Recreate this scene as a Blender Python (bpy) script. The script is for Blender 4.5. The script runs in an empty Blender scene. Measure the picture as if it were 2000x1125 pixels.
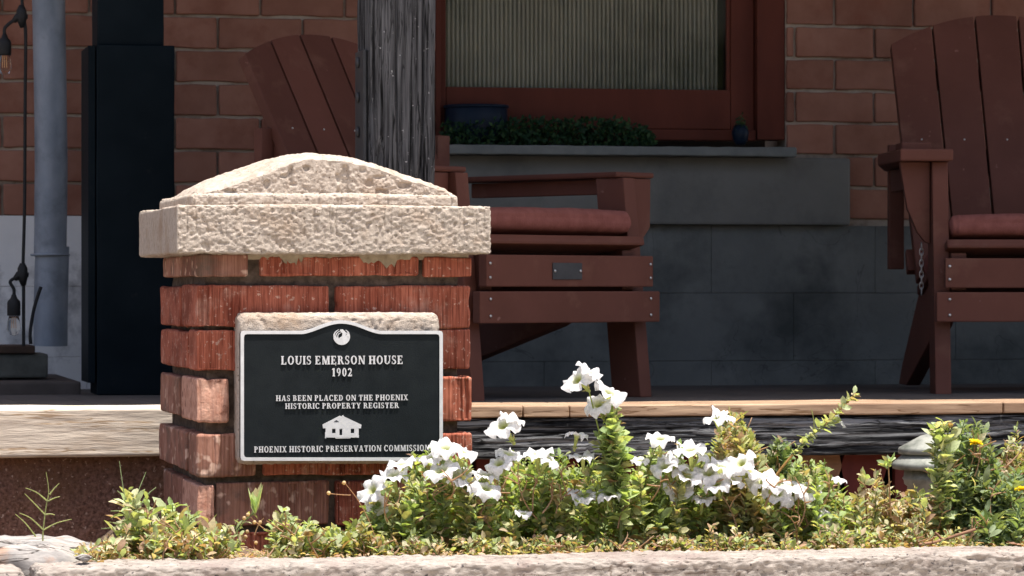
import bpy, bmesh, math, random
import numpy as np
from math import radians, sin, cos, tan, pi
from mathutils import Vector, Matrix
random.seed(7)
RS = np.random.RandomState(11)
sc = bpy.context.scene
COL = sc.collection

# ------------------------------------------------------------------ camera
YAW = radians(12.0)
F = 6690.0            # focal length in pixels of a 2000 px wide picture
cd = bpy.data.cameras.new('camera'); cam = bpy.data.objects.new('camera', cd); COL.objects.link(cam)
cd.sensor_width = 36; cd.lens = F / 2000 * 36; cd.clip_start = .05; cd.clip_end = 2000
cam.location = (0, 0, 0); cam.rotation_euler = (radians(90), 0, -YAW)
cd.dof.use_dof = True; cd.dof.focus_distance = 6.1; cd.dof.aperture_fstop = 20
sc.camera = cam
# ------------------------------------------------------------------ sky, sun, exposure
SUN = Vector((.15, -.19, 1)).normalized()
w = bpy.data.worlds.new('World'); sc.world = w; w.use_nodes = True
nt = w.node_tree; bg = nt.nodes['Background']
sky = nt.nodes.new('ShaderNodeTexSky'); sky.sky_type = 'NISHITA'; sky.sun_disc = False
sky.dust_density = 4.0; sky.air_density = .8; sky.ozone_density = .5; sky.sun_elevation = math.asin(SUN.z); sky.sun_rotation = math.atan2(SUN.x, SUN.y)
nt.links.new(sky.outputs[0], bg.inputs[0]); bg.inputs[1].default_value = .102
sd = bpy.data.lights.new('sun', 'SUN'); sd.energy = 3.4; sd.angle = radians(.53); sd.color = (1, .95, .88)
so = bpy.data.objects.new('sun', sd); COL.objects.link(so)
so.rotation_euler = SUN.to_track_quat('Z', 'Y').to_euler(); so.location = (0, 0, 20)
sc.view_settings.view_transform = 'Standard'; sc.view_settings.look = 'None'
sc.view_settings.gamma = 1; sc.view_settings.exposure = 1.22
sc.view_settings.use_curve_mapping = False
try:
    sc.cycles.max_bounces = 8; sc.cycles.diffuse_bounces = 5; sc.cycles.transparent_max_bounces = 8
    sc.cycles.use_denoising = True
except Exception: pass

# ------------------------------------------------------------------ pixel -> place
def ray(u):
    xc = (u - 1000) / F
    return sin(YAW) + xc * cos(YAW), cos(YAW) - xc * sin(YAW)
def X(u, Y):
    a, b = ray(u); return Y * a / b
def Z(v, u, Y):
    return -(v - 562.5) / F * Y / ray(u)[1]
def P(u, v, Y): return Vector((X(u, Y), Y, Z(v, u, Y)))
def floorz(Y): return -.2398 - .0118 * (Y - 6.79)

# ------------------------------------------------------------------ noise
def _h(ix, iy, iz, s):
    n = (ix * 374761393 + iy * 668265263 + iz * 2147483647 + s * 974634777) & 0xffffffff
    n = ((n ^ (n >> 13)) * 1274126177) & 0xffffffff
    n = ((n ^ (n >> 16)) * 2246822519) & 0xffffffff
    return ((n ^ (n >> 15)) & 0xffffff) / float(0xffffff)
def vn(p, sc_=1.0, s=0):
    q = np.asarray(p, float) * sc_ + 1000.0
    i = np.floor(q).astype(np.int64); f = q - i; f = f * f * (3 - 2 * f)
    r = 0
    for a in (0, 1):
        for b in (0, 1):
            for c in (0, 1):
                wgt = (f[:, 0] if a else 1 - f[:, 0]) * (f[:, 1] if b else 1 - f[:, 1]) * (f[:, 2] if c else 1 - f[:, 2])
                r = r + wgt * _h(i[:, 0] + a, i[:, 1] + b, i[:, 2] + c, s)
    return r - .5
def fbm(p, sc_, n=3, s=0, gain=.5):
    r = 0; g = 1
    for k in range(n):
        r = r + g * vn(p, sc_ * 2.03 ** k, s + k * 17); g *= gain
    return r

# ------------------------------------------------------------------ objects
WP = {}
def link(o, parent=None, loc=(0, 0, 0)):
    COL.objects.link(o); loc = Vector(loc); WP[o.name] = loc
    if parent is not None:
        o.parent = parent; o.location = loc - WP[parent.name]
    else: o.location = loc
    return o
def tag(o, label=None, cat=None, group=None, kind=None):
    if label: o['label'] = label
    if cat: o['category'] = cat
    if group: o['group'] = group
    if kind: o['kind'] = kind
    return o
def thing(name, label, cat, loc=(0, 0, 0), group=None):
    o = bpy.data.objects.new(name, None); o.empty_display_size = .05; link(o, None, loc)
    return tag(o, label, cat, group)
def mk(name, V, Fc, mat, parent=None, loc=(0, 0, 0), smooth=False, kind=None, label=None, tint=None, bevel=0):
    """V in world space; the object's origin goes to loc"""
    V = np.asarray(V, float) - np.asarray(loc, float)
    me = bpy.data.meshes.new(name)
    if isinstance(Fc, np.ndarray):
        n, k = Fc.shape
        me.vertices.add(len(V)); me.vertices.foreach_set('co', V.ravel())
        me.loops.add(n * k); me.loops.foreach_set('vertex_index', Fc.ravel().astype(np.int32))
        me.polygons.add(n); me.polygons.foreach_set('loop_start', np.arange(0, n * k, k, dtype=np.int32))
        try: me.polygons.foreach_set('loop_total', np.full(n, k, dtype=np.int32))
        except Exception: pass
        me.update(calc_edges=True); me.validate()
    else:
        me.from_pydata([tuple(v) for v in V], [], Fc); me.update()
    if bevel:
        bm = bmesh.new(); bm.from_mesh(me)
        bmesh.ops.recalc_face_normals(bm, faces=bm.faces)
        bmesh.ops.bevel(bm, geom=[e for e in bm.edges if len(e.link_faces) == 2 and e.calc_face_angle(0) > .5], offset=bevel, segments=2, affect='EDGES', profile=.6)
        bm.to_mesh(me); bm.free()
    if tint is not None:
        ca = me.color_attributes.new('tint', 'FLOAT_COLOR', 'POINT')
        ca.data.foreach_set('color', np.asarray(tint, np.float32).ravel())
    if mat: me.materials.append(mat)
    if smooth: me.polygons.foreach_set('use_smooth', np.ones(len(me.polygons), bool))
    o = bpy.data.objects.new(name, me); link(o, parent, loc)
    if kind: o['kind'] = kind
    if label: o['label'] = label
    return o
BF = [(0, 3, 2, 1), (4, 5, 6, 7), (0, 1, 5, 4), (1, 2, 6, 5), (2, 3, 7, 6), (3, 0, 4, 7)]
def boxv(x0, x1, y0, y1, z0, z1):
    return [(x0, y0, z0), (x1, y0, z0), (x1, y1, z0), (x0, y1, z0), (x0, y0, z1), (x1, y0, z1), (x1, y1, z1), (x0, y1, z1)]
def box(name, b, mat, parent=None, bevel=.002, **k):
    V = boxv(*b); c = np.mean(V, axis=0)
    return mk(name, V, BF, mat, parent, loc=k.pop('loc', c), bevel=bevel, **k)
def prism(name, pts, y0, y1, mat, parent=None, bevel=0, **k):
    """polygon pts (x,z) extruded from y0 to y1"""
    n = len(pts)
    V = [(x, y0, z) for x, z in pts] + [(x, y1, z) for x, z in pts]
    Fc = [tuple(range(n)), tuple(range(2 * n - 1, n - 1, -1))] + [(i, i + n, (i + 1) % n + n, (i + 1) % n) for i in range(n)]
    return mk(name, V, Fc, mat, parent, loc=k.pop('loc', np.mean(V, axis=0)), bevel=bevel, **k)
def merge(parts):
    V = []; Fc = []
    for v, f in parts:
        o = len(V); V += [tuple(a) for a in v]; Fc += [tuple(i + o for i in q) for q in f]
    return V, Fc
def lin(a, b, step, r):
    n = max(2, int((b - a) / step))
    g = set(np.round(np.linspace(a, b, n + 1), 6))
    for t in (.15, .4, .7, 1.0): g |= {round(a + r * t, 6), round(b - r * t, 6)}
    return np.array(sorted(g))
def rbox(b, r, step, disp=None, back=True):
    """box with rounded edges as a dense grid, pushed along its normals by disp(points, normals)"""
    x0, x1, y0, y1, z0, z1 = b; lo = np.array([x0, y0, z0]); hi = np.array([x1, y1, z1])
    gs = [lin(lo[i], hi[i], step[i], r) for i in range(3)]
    PV = []; FQ = []; off = 0
    for ax in range(3):
        for side in (0, 1):
            if ax == 1 and side == 1 and not back: continue
            i, j = [k for k in range(3) if k != ax]
            A, B = np.meshgrid(gs[i], gs[j], indexing='ij')
            q = np.zeros((A.size, 3)); q[:, i] = A.ravel(); q[:, j] = B.ravel(); q[:, ax] = hi[ax] if side else lo[ax]
            n, m = A.shape; idx = np.arange(n * m).reshape(n, m) + off
            f = np.stack([idx[:-1, :-1], idx[1:, :-1], idx[1:, 1:], idx[:-1, 1:]], -1).reshape(-1, 4)
            flip = (side == 1) ^ (ax == 1)
            if not flip: f = f[:, ::-1]
            PV.append(q); FQ.append(f); off += len(q)
    p = np.concatenate(PV); f = np.concatenate(FQ)
    key = np.round(p * 1e5).astype(np.int64)
    _, first, inv = np.unique(key, axis=0, return_index=True, return_inverse=True)
    p = p[first]; f = inv.ravel()[f]
    inner = np.clip(p, lo + r, hi - r); nn = p - inner; L = np.linalg.norm(nn, axis=1, keepdims=True); nn = nn / np.maximum(L, 1e-9)
    p = inner + nn * r
    if disp is not None: p = p + nn * disp(p, nn)[:, None]
    return p, f
def tube(pts, rad, n=8, caps=True):
    pts = [Vector(p) for p in pts]; V = []; Fc = []
    if not hasattr(rad, '__len__'): rad = [rad] * len(pts)
    up = Vector((.13, .2, 1)).normalized()
    for i, p in enumerate(pts):
        d = (pts[min(i + 1, len(pts) - 1)] - pts[max(i - 1, 0)]).normalized()
        a = d.cross(up)
        if a.length < .1: a = d.cross(Vector((1, 0, 0)))
        a.normalize(); b = a.cross(d)
        for k in range(n):
            t = 2 * pi * k / n; V.append(p + (a * cos(t) + b * sin(t)) * rad[i])
    for i in range(len(pts) - 1):
        for k in range(n):
            k2 = (k + 1) % n; Fc.append((i * n + k, i * n + k2, i * n + n + k2, i * n + n + k))
    if caps: Fc.append(tuple(range(n - 1, -1, -1))); Fc.append(tuple(range(len(V) - n, len(V))))
    return V, Fc
def lathe(prof, c=(0, 0, 0), n=24, T=None):
    V = []; Fc = []
    for r, z in prof:
        for k in range(n):
            a = 2 * pi * k / n; V.append(Vector((r * cos(a), r * sin(a), z)))
    for i in range(len(prof) - 1):
        for k in range(n):
            k2 = (k + 1) % n; Fc.append((i * n + k, i * n + k2, i * n + n + k2, i * n + n + k))
    Fc.append(tuple(range(n - 1, -1, -1))); Fc.append(tuple(range(len(V) - n, len(V))))
    c = Vector(c)
    return [(T @ v if T else v) + c for v in V], Fc
def copy_tree(o, parent=None):
    c = o.copy(); COL.objects.link(c); c.parent = parent
    for ch in [x for x in bpy.data.objects if x.parent == o]: copy_tree(ch, c)
    return c

# ------------------------------------------------------------------ materials
def new(name):
    m = bpy.data.materials.new(name); m.use_nodes = True
    return m, m.node_tree, m.node_tree.nodes['Principled BSDF']
def ramp(nt, src, stops):
    r = nt.nodes.new('ShaderNodeValToRGB'); e = r.color_ramp.elements
    while len(e) < len(stops): e.new(.5)
    for k, (p, c) in enumerate(stops):
        e[k].position = p; e[k].color = (*c, 1) if len(c) == 3 else c
    nt.links.new(src, r.inputs[0]); return r.outputs[0]
def noise(nt, vec, scale, detail=5, rough=.6, stretch=None, dist=0):
    if stretch:
        mp = nt.nodes.new('ShaderNodeMapping'); mp.inputs['Scale'].default_value = stretch; nt.links.new(vec, mp.inputs[0]); vec = mp.outputs[0]
    n = nt.nodes.new('ShaderNodeTexNoise'); n.inputs['Scale'].default_value = scale; n.inputs['Detail'].default_value = detail
    n.inputs['Roughness'].default_value = rough; n.inputs['Distortion'].default_value = dist
    nt.links.new(vec, n.inputs['Vector']); return n.outputs[0]
def mixc(nt, fac, a, b, mode='MIX'):
    m = nt.nodes.new('ShaderNodeMix'); m.data_type = 'RGBA'; m.blend_type = mode
    for s, v in ((m.inputs[0], fac), (m.inputs[6], a), (m.inputs[7], b)):
        if hasattr(v, 'links'): nt.links.new(v, s)
        elif isinstance(v, tuple): s.default_value = (*v, 1)
        else: s.default_value = v
    return m.outputs[2]
def surf(name, ca, cb, scale=20, stretch=None, rough=.85, bump=.3, bscale=None, bstretch=None, bdist=.002, dirt=None, dscale=3, dpos=(.5, .68),
         spec=.3, metal=0, spots=None, sscale=60, spos=(.62, .66), rnd=None, detail=6, contrast=(.3, .7), dstretch=None):
    m, nt, b = new(name)
    g = nt.nodes.new('ShaderNodeNewGeometry').outputs['Position']
    c = ramp(nt, noise(nt, g, scale, detail, .6, stretch), [(contrast[0], ca), (contrast[1], cb)])
    if rnd:
        oi = nt.nodes.new('ShaderNodeObjectInfo').outputs['Random']
        c = mixc(nt, 1.0, c, ramp(nt, oi, rnd), 'MULTIPLY')
    if dirt:
        f = ramp(nt, noise(nt, g, dscale, 6, .65, dstretch), [(dpos[0], (0, 0, 0)), (dpos[1], (1, 1, 1))])
        c = mixc(nt, f, c, dirt)
    if spots:
        f = ramp(nt, noise(nt, g, sscale, 2, .5), [(spos[0], (0, 0, 0)), (spos[1], (1, 1, 1))])
        c = mixc(nt, f, c, spots)
    nt.links.new(c, b.inputs['Base Color'])
    b.inputs['Roughness'].default_value = rough; b.inputs['Specular IOR Level'].default_value = spec; b.inputs['Metallic'].default_value = metal
    if bump:
        bn = nt.nodes.new('ShaderNodeBump'); bn.inputs['Strength'].default_value = bump; bn.inputs['Distance'].default_value = bdist
        nt.links.new(noise(nt, g, bscale or scale * 3, 7, .65, bstretch or stretch), bn.inputs['Height']); nt.links.new(bn.outputs[0], b.inputs['Normal'])
    return m
M = {}
M['concrete'] = surf('cast_concrete', (.36, .30, .25), (.57, .495, .42), 80, rough=.95, bump=.8, bscale=380, bdist=.0034, dirt=(.36, .26, .185), dscale=11, dpos=(.5, .74), spots=(.14, .10, .075), sscale=230, spos=(.67, .72), spec=.15)
M['curb'] = surf('curb_concrete', (.20, .175, .155), (.43, .38, .335), 80, rough=.95, bump=.9, bscale=300, bdist=.0022, dirt=(.24, .19, .17), dscale=8, spots=(.08, .07, .07), sscale=110, spos=(.66, .72), spec=.15, stretch=(.4, 1, 1))
M['mortar'] = surf('old_mortar', (.05, .037, .029), (.16, .12, .092), 70, rough=1, bump=.8, bscale=200, bdist=.002, dirt=(.2, .16, .12), dscale=18, dpos=(.6, .75), spec=.1)
M['mortar_light'] = surf('pale_mortar', (.22, .17, .115), (.40, .33, .24), 60, rough=1, bump=.7, bscale=180, bdist=.0015, spec=.1)
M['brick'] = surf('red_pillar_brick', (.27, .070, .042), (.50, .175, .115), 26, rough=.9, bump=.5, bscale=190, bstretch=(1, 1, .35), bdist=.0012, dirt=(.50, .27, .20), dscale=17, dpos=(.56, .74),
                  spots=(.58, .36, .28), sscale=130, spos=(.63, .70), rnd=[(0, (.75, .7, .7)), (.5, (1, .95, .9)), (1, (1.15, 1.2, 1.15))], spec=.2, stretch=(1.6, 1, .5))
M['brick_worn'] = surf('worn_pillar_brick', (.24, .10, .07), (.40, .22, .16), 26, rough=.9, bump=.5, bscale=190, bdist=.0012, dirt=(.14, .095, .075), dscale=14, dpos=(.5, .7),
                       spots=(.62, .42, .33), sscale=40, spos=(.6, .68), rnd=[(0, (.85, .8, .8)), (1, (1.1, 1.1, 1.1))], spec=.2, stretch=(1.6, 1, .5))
def groove_shade(m, k, dark):  # dark vertical streaks in the brick colour stand in for shade in the grooves
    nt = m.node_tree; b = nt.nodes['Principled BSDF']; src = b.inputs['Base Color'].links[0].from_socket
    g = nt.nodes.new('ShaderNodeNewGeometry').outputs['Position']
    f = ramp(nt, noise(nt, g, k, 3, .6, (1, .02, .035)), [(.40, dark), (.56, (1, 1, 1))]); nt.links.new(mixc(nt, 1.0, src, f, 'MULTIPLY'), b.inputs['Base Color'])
groove_shade(M['brick'], 330, (.60, .54, .52)); groove_shade(M['brick_worn'], 280, (.74, .70, .66))
M['brick_sunlit'] = surf('sunlit_pillar_brick', (.42, .20, .14), (.66, .40, .30), 60, rough=.95, bump=.9, bscale=200, bdist=.002, dirt=(.22, .10, .07), dscale=40, dpos=(.56, .66), spec=.1)  # paler colour paints the sunlit patches onto single front bricks
M['wall_brick'] = surf('wall_brick', (.235, .105, .070), (.325, .160, .112), 9, rough=.9, bump=.35, bscale=60, bdist=.002, dirt=(.20, .075, .048), dscale=5, rnd=[(0, (.82, .8, .8)), (1, (1.12, 1.1, 1.1))], spec=.2)
M['wall_mortar'] = surf('wall_mortar', (.31, .25, .20), (.41, .34, .27), 30, rough=1, bump=.5, bscale=120, spec=.1, dirt=(.16, .11, .08), dscale=7)
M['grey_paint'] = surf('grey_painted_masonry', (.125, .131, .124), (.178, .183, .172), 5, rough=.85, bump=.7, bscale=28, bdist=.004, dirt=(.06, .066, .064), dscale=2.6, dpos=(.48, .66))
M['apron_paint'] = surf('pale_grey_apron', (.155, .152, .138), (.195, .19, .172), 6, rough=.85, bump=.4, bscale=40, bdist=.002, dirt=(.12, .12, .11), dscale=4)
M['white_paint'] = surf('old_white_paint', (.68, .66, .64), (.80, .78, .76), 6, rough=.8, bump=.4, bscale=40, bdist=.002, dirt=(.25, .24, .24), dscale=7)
M['plinth'] = surf('dark_plinth', (.05, .04, .035), (.11, .09, .08), 10, rough=.9, bump=.4, bscale=60)
M['post'] = surf('weathered_post_wood', (.022, .022, .024), (.155, .155, .16), 150, stretch=(1, 1, .035), rough=.85, bump=1, bscale=130, bstretch=(1, 1, .03), bdist=.008, contrast=(.36, .66), spots=(.42, .42, .42), sscale=120, spos=(.71, .75), spec=.2)
M['beam'] = surf('weathered_beam_wood', (.014, .015, .017), (.25, .255, .26), 85, stretch=(.04, 1, 1), rough=.85, bump=1, bscale=90, bstretch=(.04, 1, 1), bdist=.005, contrast=(.42, .62), spec=.2)
M['tan_board'] = surf('sun_bleached_board', (.58, .49, .40), (.73, .64, .53), 60, stretch=(.12, 1, 1), rough=.85, bump=.6, bscale=110, bstretch=(.12, 1, 1.2), bdist=.003, dirt=(.42, .32, .23), dscale=6, dpos=(.58, .72), spec=.2, dstretch=(.3, 1, 1))
M['edge_board'] = surf('deck_edge_wood', (.22, .13, .08), (.52, .37, .25), 30, stretch=(.12, 1, 1), rough=.85, bump=.6, bscale=80, bstretch=(.1, 1, 1), bdist=.002, spec=.2)
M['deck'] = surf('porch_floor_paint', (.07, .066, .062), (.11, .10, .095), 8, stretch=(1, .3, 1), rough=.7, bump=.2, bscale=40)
M['chair'] = surf('brown_red_resin', (.112, .040, .026), (.142, .052, .036), 7, rough=.6, dirt=(.20, .095, .065), dscale=9, dpos=(.56, .85), bump=.2, bscale=120, bstretch=(1, 1, .3), bdist=.001, spec=.22, spots=(.22, .11, .09), sscale=35, spos=(.74, .78), rnd=[(0, (.86, .86, .86)), (1, (1.12, 1.12, 1.12))])
M['cushion'] = surf('dusty_red_cloth', (.21, .075, .062), (.27, .105, .088), 40, rough=.95, bump=.7, bscale=300, bstretch=(1.6, 1, .5), bdist=.002, spec=.1)
M['frame'] = surf('dark_red_window_paint', (.090, .024, .015), (.125, .034, .021), 10, stretch=(1, 1, .3), rough=.6, bump=.2, bscale=60, spec=.12)
M['sill'] = surf('grey_sill', (.14, .15, .145), (.22, .23, .215), 14, rough=.9, bump=.5, bscale=70)
M['black_paint'] = surf('black_column_paint', (.004, .008, .011), (.008, .013, .017), 8, rough=.5, bump=.25, bscale=40, spec=.05, dirt=(.03, .03, .03), dscale=12, dpos=(.66, .8))
M['zinc'] = surf('galvanised_steel', (.17, .20, .24), (.30, .33, .38), 14, stretch=(1, 1, .5), rough=.55, bump=.2, bscale=30, metal=.25, spec=.4, dirt=(.14, .16, .19), dscale=8)
M['iron'] = surf('black_iron', (.03, .032, .036), (.05, .052, .056), 30, rough=.5, bump=.2, spec=.4)
M['rubber'] = surf('black_rubber', (.008, .008, .009), (.014, .014, .015), 30, rough=.6, bump=0, spec=.3)
M['screw'] = surf('steel_screw', (.5, .5, .5), (.6, .6, .6), 30, rough=.35, bump=0, metal=.9)
M['plate'] = surf('plaque_black', (.007, .010, .012), (.012, .016, .018), 30, rough=.6, bump=.5, bscale=420, bdist=.0010, spec=.14, spots=(.6, .6, .58), sscale=79, spos=(.75, .76))
M['alu'] = surf('plaque_aluminium', (.58, .58, .59), (.70, .70, .71), 60, rough=.5, bump=.3, bscale=300, bdist=.0005, metal=.15, spec=.4)
M['stucco'] = surf('brown_pebble_dash', (.08, .042, .030), (.36, .20, .15), 150, rough=.95, bump=1, bscale=150, bdist=.006, spots=(.55, .40, .32), sscale=110, spos=(.64, .70), spec=.15, dirt=(.20, .11, .06), dscale=3, dstretch=(1, 1, 1))
M['soil'] = surf('dry_soil', (.06, .04, .028), (.22, .15, .10), 60, rough=1, bump=1, bscale=120, bdist=.006, spots=(.4, .3, .2), sscale=90)
M['pave'] = surf('concrete_pavement', (.42, .37, .31), (.54, .48, .41), 2, rough=.9, bump=.3, bscale=30)
M['earth'] = surf('dry_ground', (.22, .17, .12), (.32, .26, .19), .6, rough=1, bump=.3, bscale=10)
M['slab'] = surf('old_broken_concrete', (.16, .155, .15), (.42, .39, .365), 34, stretch=(.4, 1, 1), rough=.95, bump=.8, bscale=120, bdist=.003, dirt=(.34, .20, .13), dscale=9, dpos=(.55, .7), spec=.15)
M['red_plank'] = surf('dark_red_plank', (.10, .018, .014), (.15, .03, .022), 20, stretch=(1, 1, .2), rough=.7, bump=.4, bscale=60, bstretch=(1, 1, .1))
M['bare_wood'] = surf('bare_wood', (.16, .08, .045), (.34, .19, .11), 60, stretch=(.25, 1, 1), rough=.8, bump=.6, bscale=90, bstretch=(.15, 1, 1))
M['lamp'] = surf('patinated_metal', (.20, .21, .185), (.34, .345, .31), 30, rough=.6, bump=.3, bscale=100, metal=.2, dirt=(.13, .14, .12), dscale=25)
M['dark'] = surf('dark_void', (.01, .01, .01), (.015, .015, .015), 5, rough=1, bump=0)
M['ceiling'] = surf('porch_ceiling_paint', (.10, .10, .10), (.14, .14, .13), 3, rough=.9, bump=0)
M['curtain'] = surf('ribbed_curtain', (.54, .51, .47), (.76, .73, .67), 4, rough=.9, bump=0, dirt=(.20, .21, .19), dscale=2.5, dpos=(.5, .75))
M['pot'] = surf('dark_blue_glaze', (.004, .010, .022), (.010, .02, .04), 9, rough=.4, bump=0, spec=.15)
M['old_block'] = surf('weathered_block', (.05, .05, .043), (.14, .14, .12), 14, rough=.95, bump=.7, bscale=70, bdist=.003)
M['brown_plank'] = surf('brown_plank', (.045, .028, .020), (.08, .05, .036), 20, rough=.9, bump=.4, bscale=60)
def cracks(m, k, stretch, dark, wd=.012, dist=.4):
    nt = m.node_tree; b = nt.nodes['Principled BSDF']; src = b.inputs['Base Color'].links[0].from_socket
    g = nt.nodes.new('ShaderNodeNewGeometry').outputs['Position']
    f = ramp(nt, noise(nt, g, k, 4, .55, stretch, dist), [(.5 - wd * 2, (1, 1, 1)), (.5 - wd * .5, dark), (.5 + wd * .5, dark), (.5 + wd * 2, (1, 1, 1))])
    nt.links.new(mixc(nt, 1.0, src, f, 'MULTIPLY'), b.inputs['Base Color'])
cracks(M['post'], 34, (1, 1, .03), (.10, .10, .10)); cracks(M['post'], 75, (1, 1, .05), (.30, .30, .30), .010)
cracks(M['beam'], 38, (.045, 1, 1), (.08, .08, .08)); cracks(M['beam'], 80, (.07, 1, 1), (.25, .25, .25), .012)
cracks(M['tan_board'], 36, (.06, 1, 1), (.62, .52, .42), .007); cracks(M['edge_board'], 50, (.07, 1, 1), (.45, .38, .3), .010)
cracks(M['slab'], 15, (.35, 1, 1.6), (.18, .16, .15), .010, 1.0); cracks(M['curb'], 9, (.25, 1, 1.5), (.5, .45, .42), .005, 1.0)
cracks(M['grey_paint'], 3, (1, 1, 1), (.62, .62, .62), .0016, 1.5)
# glass
m, nt, b = new('window_glass'); M['glass'] = m
nt.nodes.remove(b); o = nt.nodes['Material Output']
gl = nt.nodes.new('ShaderNodeBsdfGlossy'); gl.inputs['Roughness'].default_value = .03
tr = nt.nodes.new('ShaderNodeBsdfTransparent'); tr.inputs[0].default_value = (.88, .88, .85, 1)
fr = nt.nodes.new('ShaderNodeFresnel'); fr.inputs[0].default_value = 1.5
mx = nt.nodes.new('ShaderNodeMixShader'); nt.links.new(fr.outputs[0], mx.inputs[0]); nt.links.new(tr.outputs[0], mx.inputs[1]); nt.links.new(gl.outputs[0], mx.inputs[2])
nt.links.new(mx.outputs[0], o.inputs[0])
# leaves and petals
def leafmat(name, trans=.35, rough=.55, spec=.25, mul=(1, 1, 1), vein=True):
    m, nt, b = new(name)
    a = nt.nodes.new('ShaderNodeAttribute'); a.attribute_name = 'tint'
    g = nt.nodes.new('ShaderNodeNewGeometry')
    n = ramp(nt, noise(nt, g.outputs['Position'], 140, 3), [(.3, (.75, .75, .75)), (.7, (1.2, 1.2, 1.2))])
    c = mixc(nt, 1.0, a.outputs['Color'], n, 'MULTIPLY')
    nt.links.new(c, b.inputs['Base Color']); b.inputs['Roughness'].default_value = rough; b.inputs['Specular IOR Level'].default_value = spec
    t = nt.nodes.new('ShaderNodeBsdfTranslucent'); nt.links.new(mixc(nt, 1.0, c, (1.5, 1.45, .55), 'MULTIPLY') if vein else c, t.inputs[0])
    mx = nt.nodes.new('ShaderNodeMixShader'); mx.inputs[0].default_value = trans
    nt.links.new(b.outputs[0], mx.inputs[1]); nt.links.new(t.outputs[0], mx.inputs[2]); nt.links.new(mx.outputs[0], nt.nodes['Material Output'].inputs[0])
    return m
M['leaf'] = leafmat('leaf', .42); M['petal'] = leafmat('white_petal', .4, .7, .15, vein=False)
m, nt, b = new('bulb_glass'); M['bulb'] = m
b.inputs['Base Color'].default_value = (1, .97, .92, 1); b.inputs['Roughness'].default_value = .03; b.inputs['Transmission Weight'].default_value = 1; b.inputs['IOR'].default_value = 1.1
M['filament'] = surf('filament', (.65, .35, .15), (.7, .4, .2), 30, rough=.4, bump=0)

# ================================================================== SETTING
box('ground', (-300, 300, -300, 300, -1.6, -1.05), M['earth'], bevel=0, kind='structure')
box('pavement', (-40, 40, -9, 5.2, -1.3, -1.046), M['pave'], bevel=0, kind='structure')
# unseen leafy row added across the street; darkens the porch and window reflection
p, f = rbox((-30, 34, -18, -15.5, -1.05, 5.0), .5, (.5, .5, .3), lambda p, n: .8 * fbm(p, .8, 4, 300) + .25 * fbm(p, 4, 2, 301))
M['shade_hedge'] = surf('shade_hedge_leaves', (.03, .05, .02), (.10, .13, .05), 6, rough=.9, bump=.6, bscale=20, bdist=.05)
hg = thing('shade_hedge', 'unseen leafy row added behind the viewer to darken the porch and glass', 'shade_hedge', (2, -17, -1.05)); mk('shade_hedge_body', p, f, M['shade_hedge'], hg, loc=(2, -17, -1.05), smooth=True)
# planting bed soil as a lumpy sheet
gx = np.linspace(-3, 5, 500); gy = np.linspace(5.4, 6.84, 90)
A, B = np.meshgrid(gx, gy, indexing='ij'); pp = np.stack([A.ravel(), B.ravel(), np.zeros(A.size)], 1)
pp[:, 2] = -.458 + .03 * fbm(pp, 8, 4) - .10 * np.clip((X(330, 6.1) - pp[:, 0]) / .12, 0, 1) * np.clip((pp[:, 1] - 5.9) / .1, 0, 1)
ii = np.arange(A.size).reshape(A.shape)
mk('soil_bed', pp, np.stack([ii[:-1, :-1], ii[1:, :-1], ii[1:, 1:], ii[:-1, 1:]], -1).reshape(-1, 4), M['soil'], smooth=True, kind='structure')

# curb of the planting bed: cast concrete, rough face
CY = 5.36
def curb_disp(p, n):
    d = .004 * fbm(p * np.array([.3, 1, 1]), 9, 3, 3) + .0030 * fbm(p * np.array([.25, 1, 1.6]), 60, 2, 5) + .0042 * fbm(p * np.array([.7, 1, 1.3]), 180, 2, 9, .7)
    pit = vn(p, 45, 21); d = d - .009 * np.clip(pit - .28, 0, .2) * 5
    return d
xl, xr = X(70, CY), 3.6
p, f = rbox((xl, xr, CY, CY + .15, -.62, -.437), .012, (.003, .010, .003), curb_disp)
mk('garden_curb', p, f, M['curb'], smooth=True, loc=((xl + xr) / 2, CY + .07, -.62), kind='structure')
box('curb_footing', (-2.6, xr, CY + .01, CY + .145, -1.049, -.618), M['curb'], bevel=0, kind='structure')
p, f = rbox((-2.6, xl - .012, CY + .03, CY + .19, -1.04, -.44), .02, (.006, .012, .010), curb_disp)
mk('garden_curb', p, f, M['curb'], smooth=True, loc=(-1, CY + .1, -1.04), kind='structure')
# broken concrete at the left
def slab_disp(p, n):
    return .02 * fbm(p, 7, 3, 31) + .008 * fbm(p * np.array([.6, 1, 1]), 34, 3, 35) + .003 * vn(p, 160, 39) - .010 * (np.abs(vn(p * np.array([.35, 1, 1]), 18, 44)) < .03)
for k, (u0, u1, Y0, Y1, v, ang, lab) in enumerate([(-420, 225, 5.52, 5.74, 1068, .0, 'flat broken grey concrete slab behind the left end of the curb'),
                                              (-300, 262, 5.75, 6.02, 1050, .0, 'pale broken concrete piece lying furthest back at the left edge')]):
    x0, x1 = X(u0, Y0), X(u1, Y0); z = Z(v, 100, (Y0 + Y1) / 2)
    p, f = rbox((x0, x1, Y0, Y1, z - .12, z), .018, (.006, .007, .012), slab_disp)
    # taper the right end down into the soil
    t = np.clip((p[:, 0] - (x1 - .14)) / .14, 0, 1); p[:, 2] -= .03 * t; 
    o = mk('concrete_slab', p, f, M['slab'], smooth=True, loc=((x0 + x1) / 2, Y0, z - .12)); tag(o, lab, 'concrete slab', 'broken concrete pieces at the left of the bed')
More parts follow.
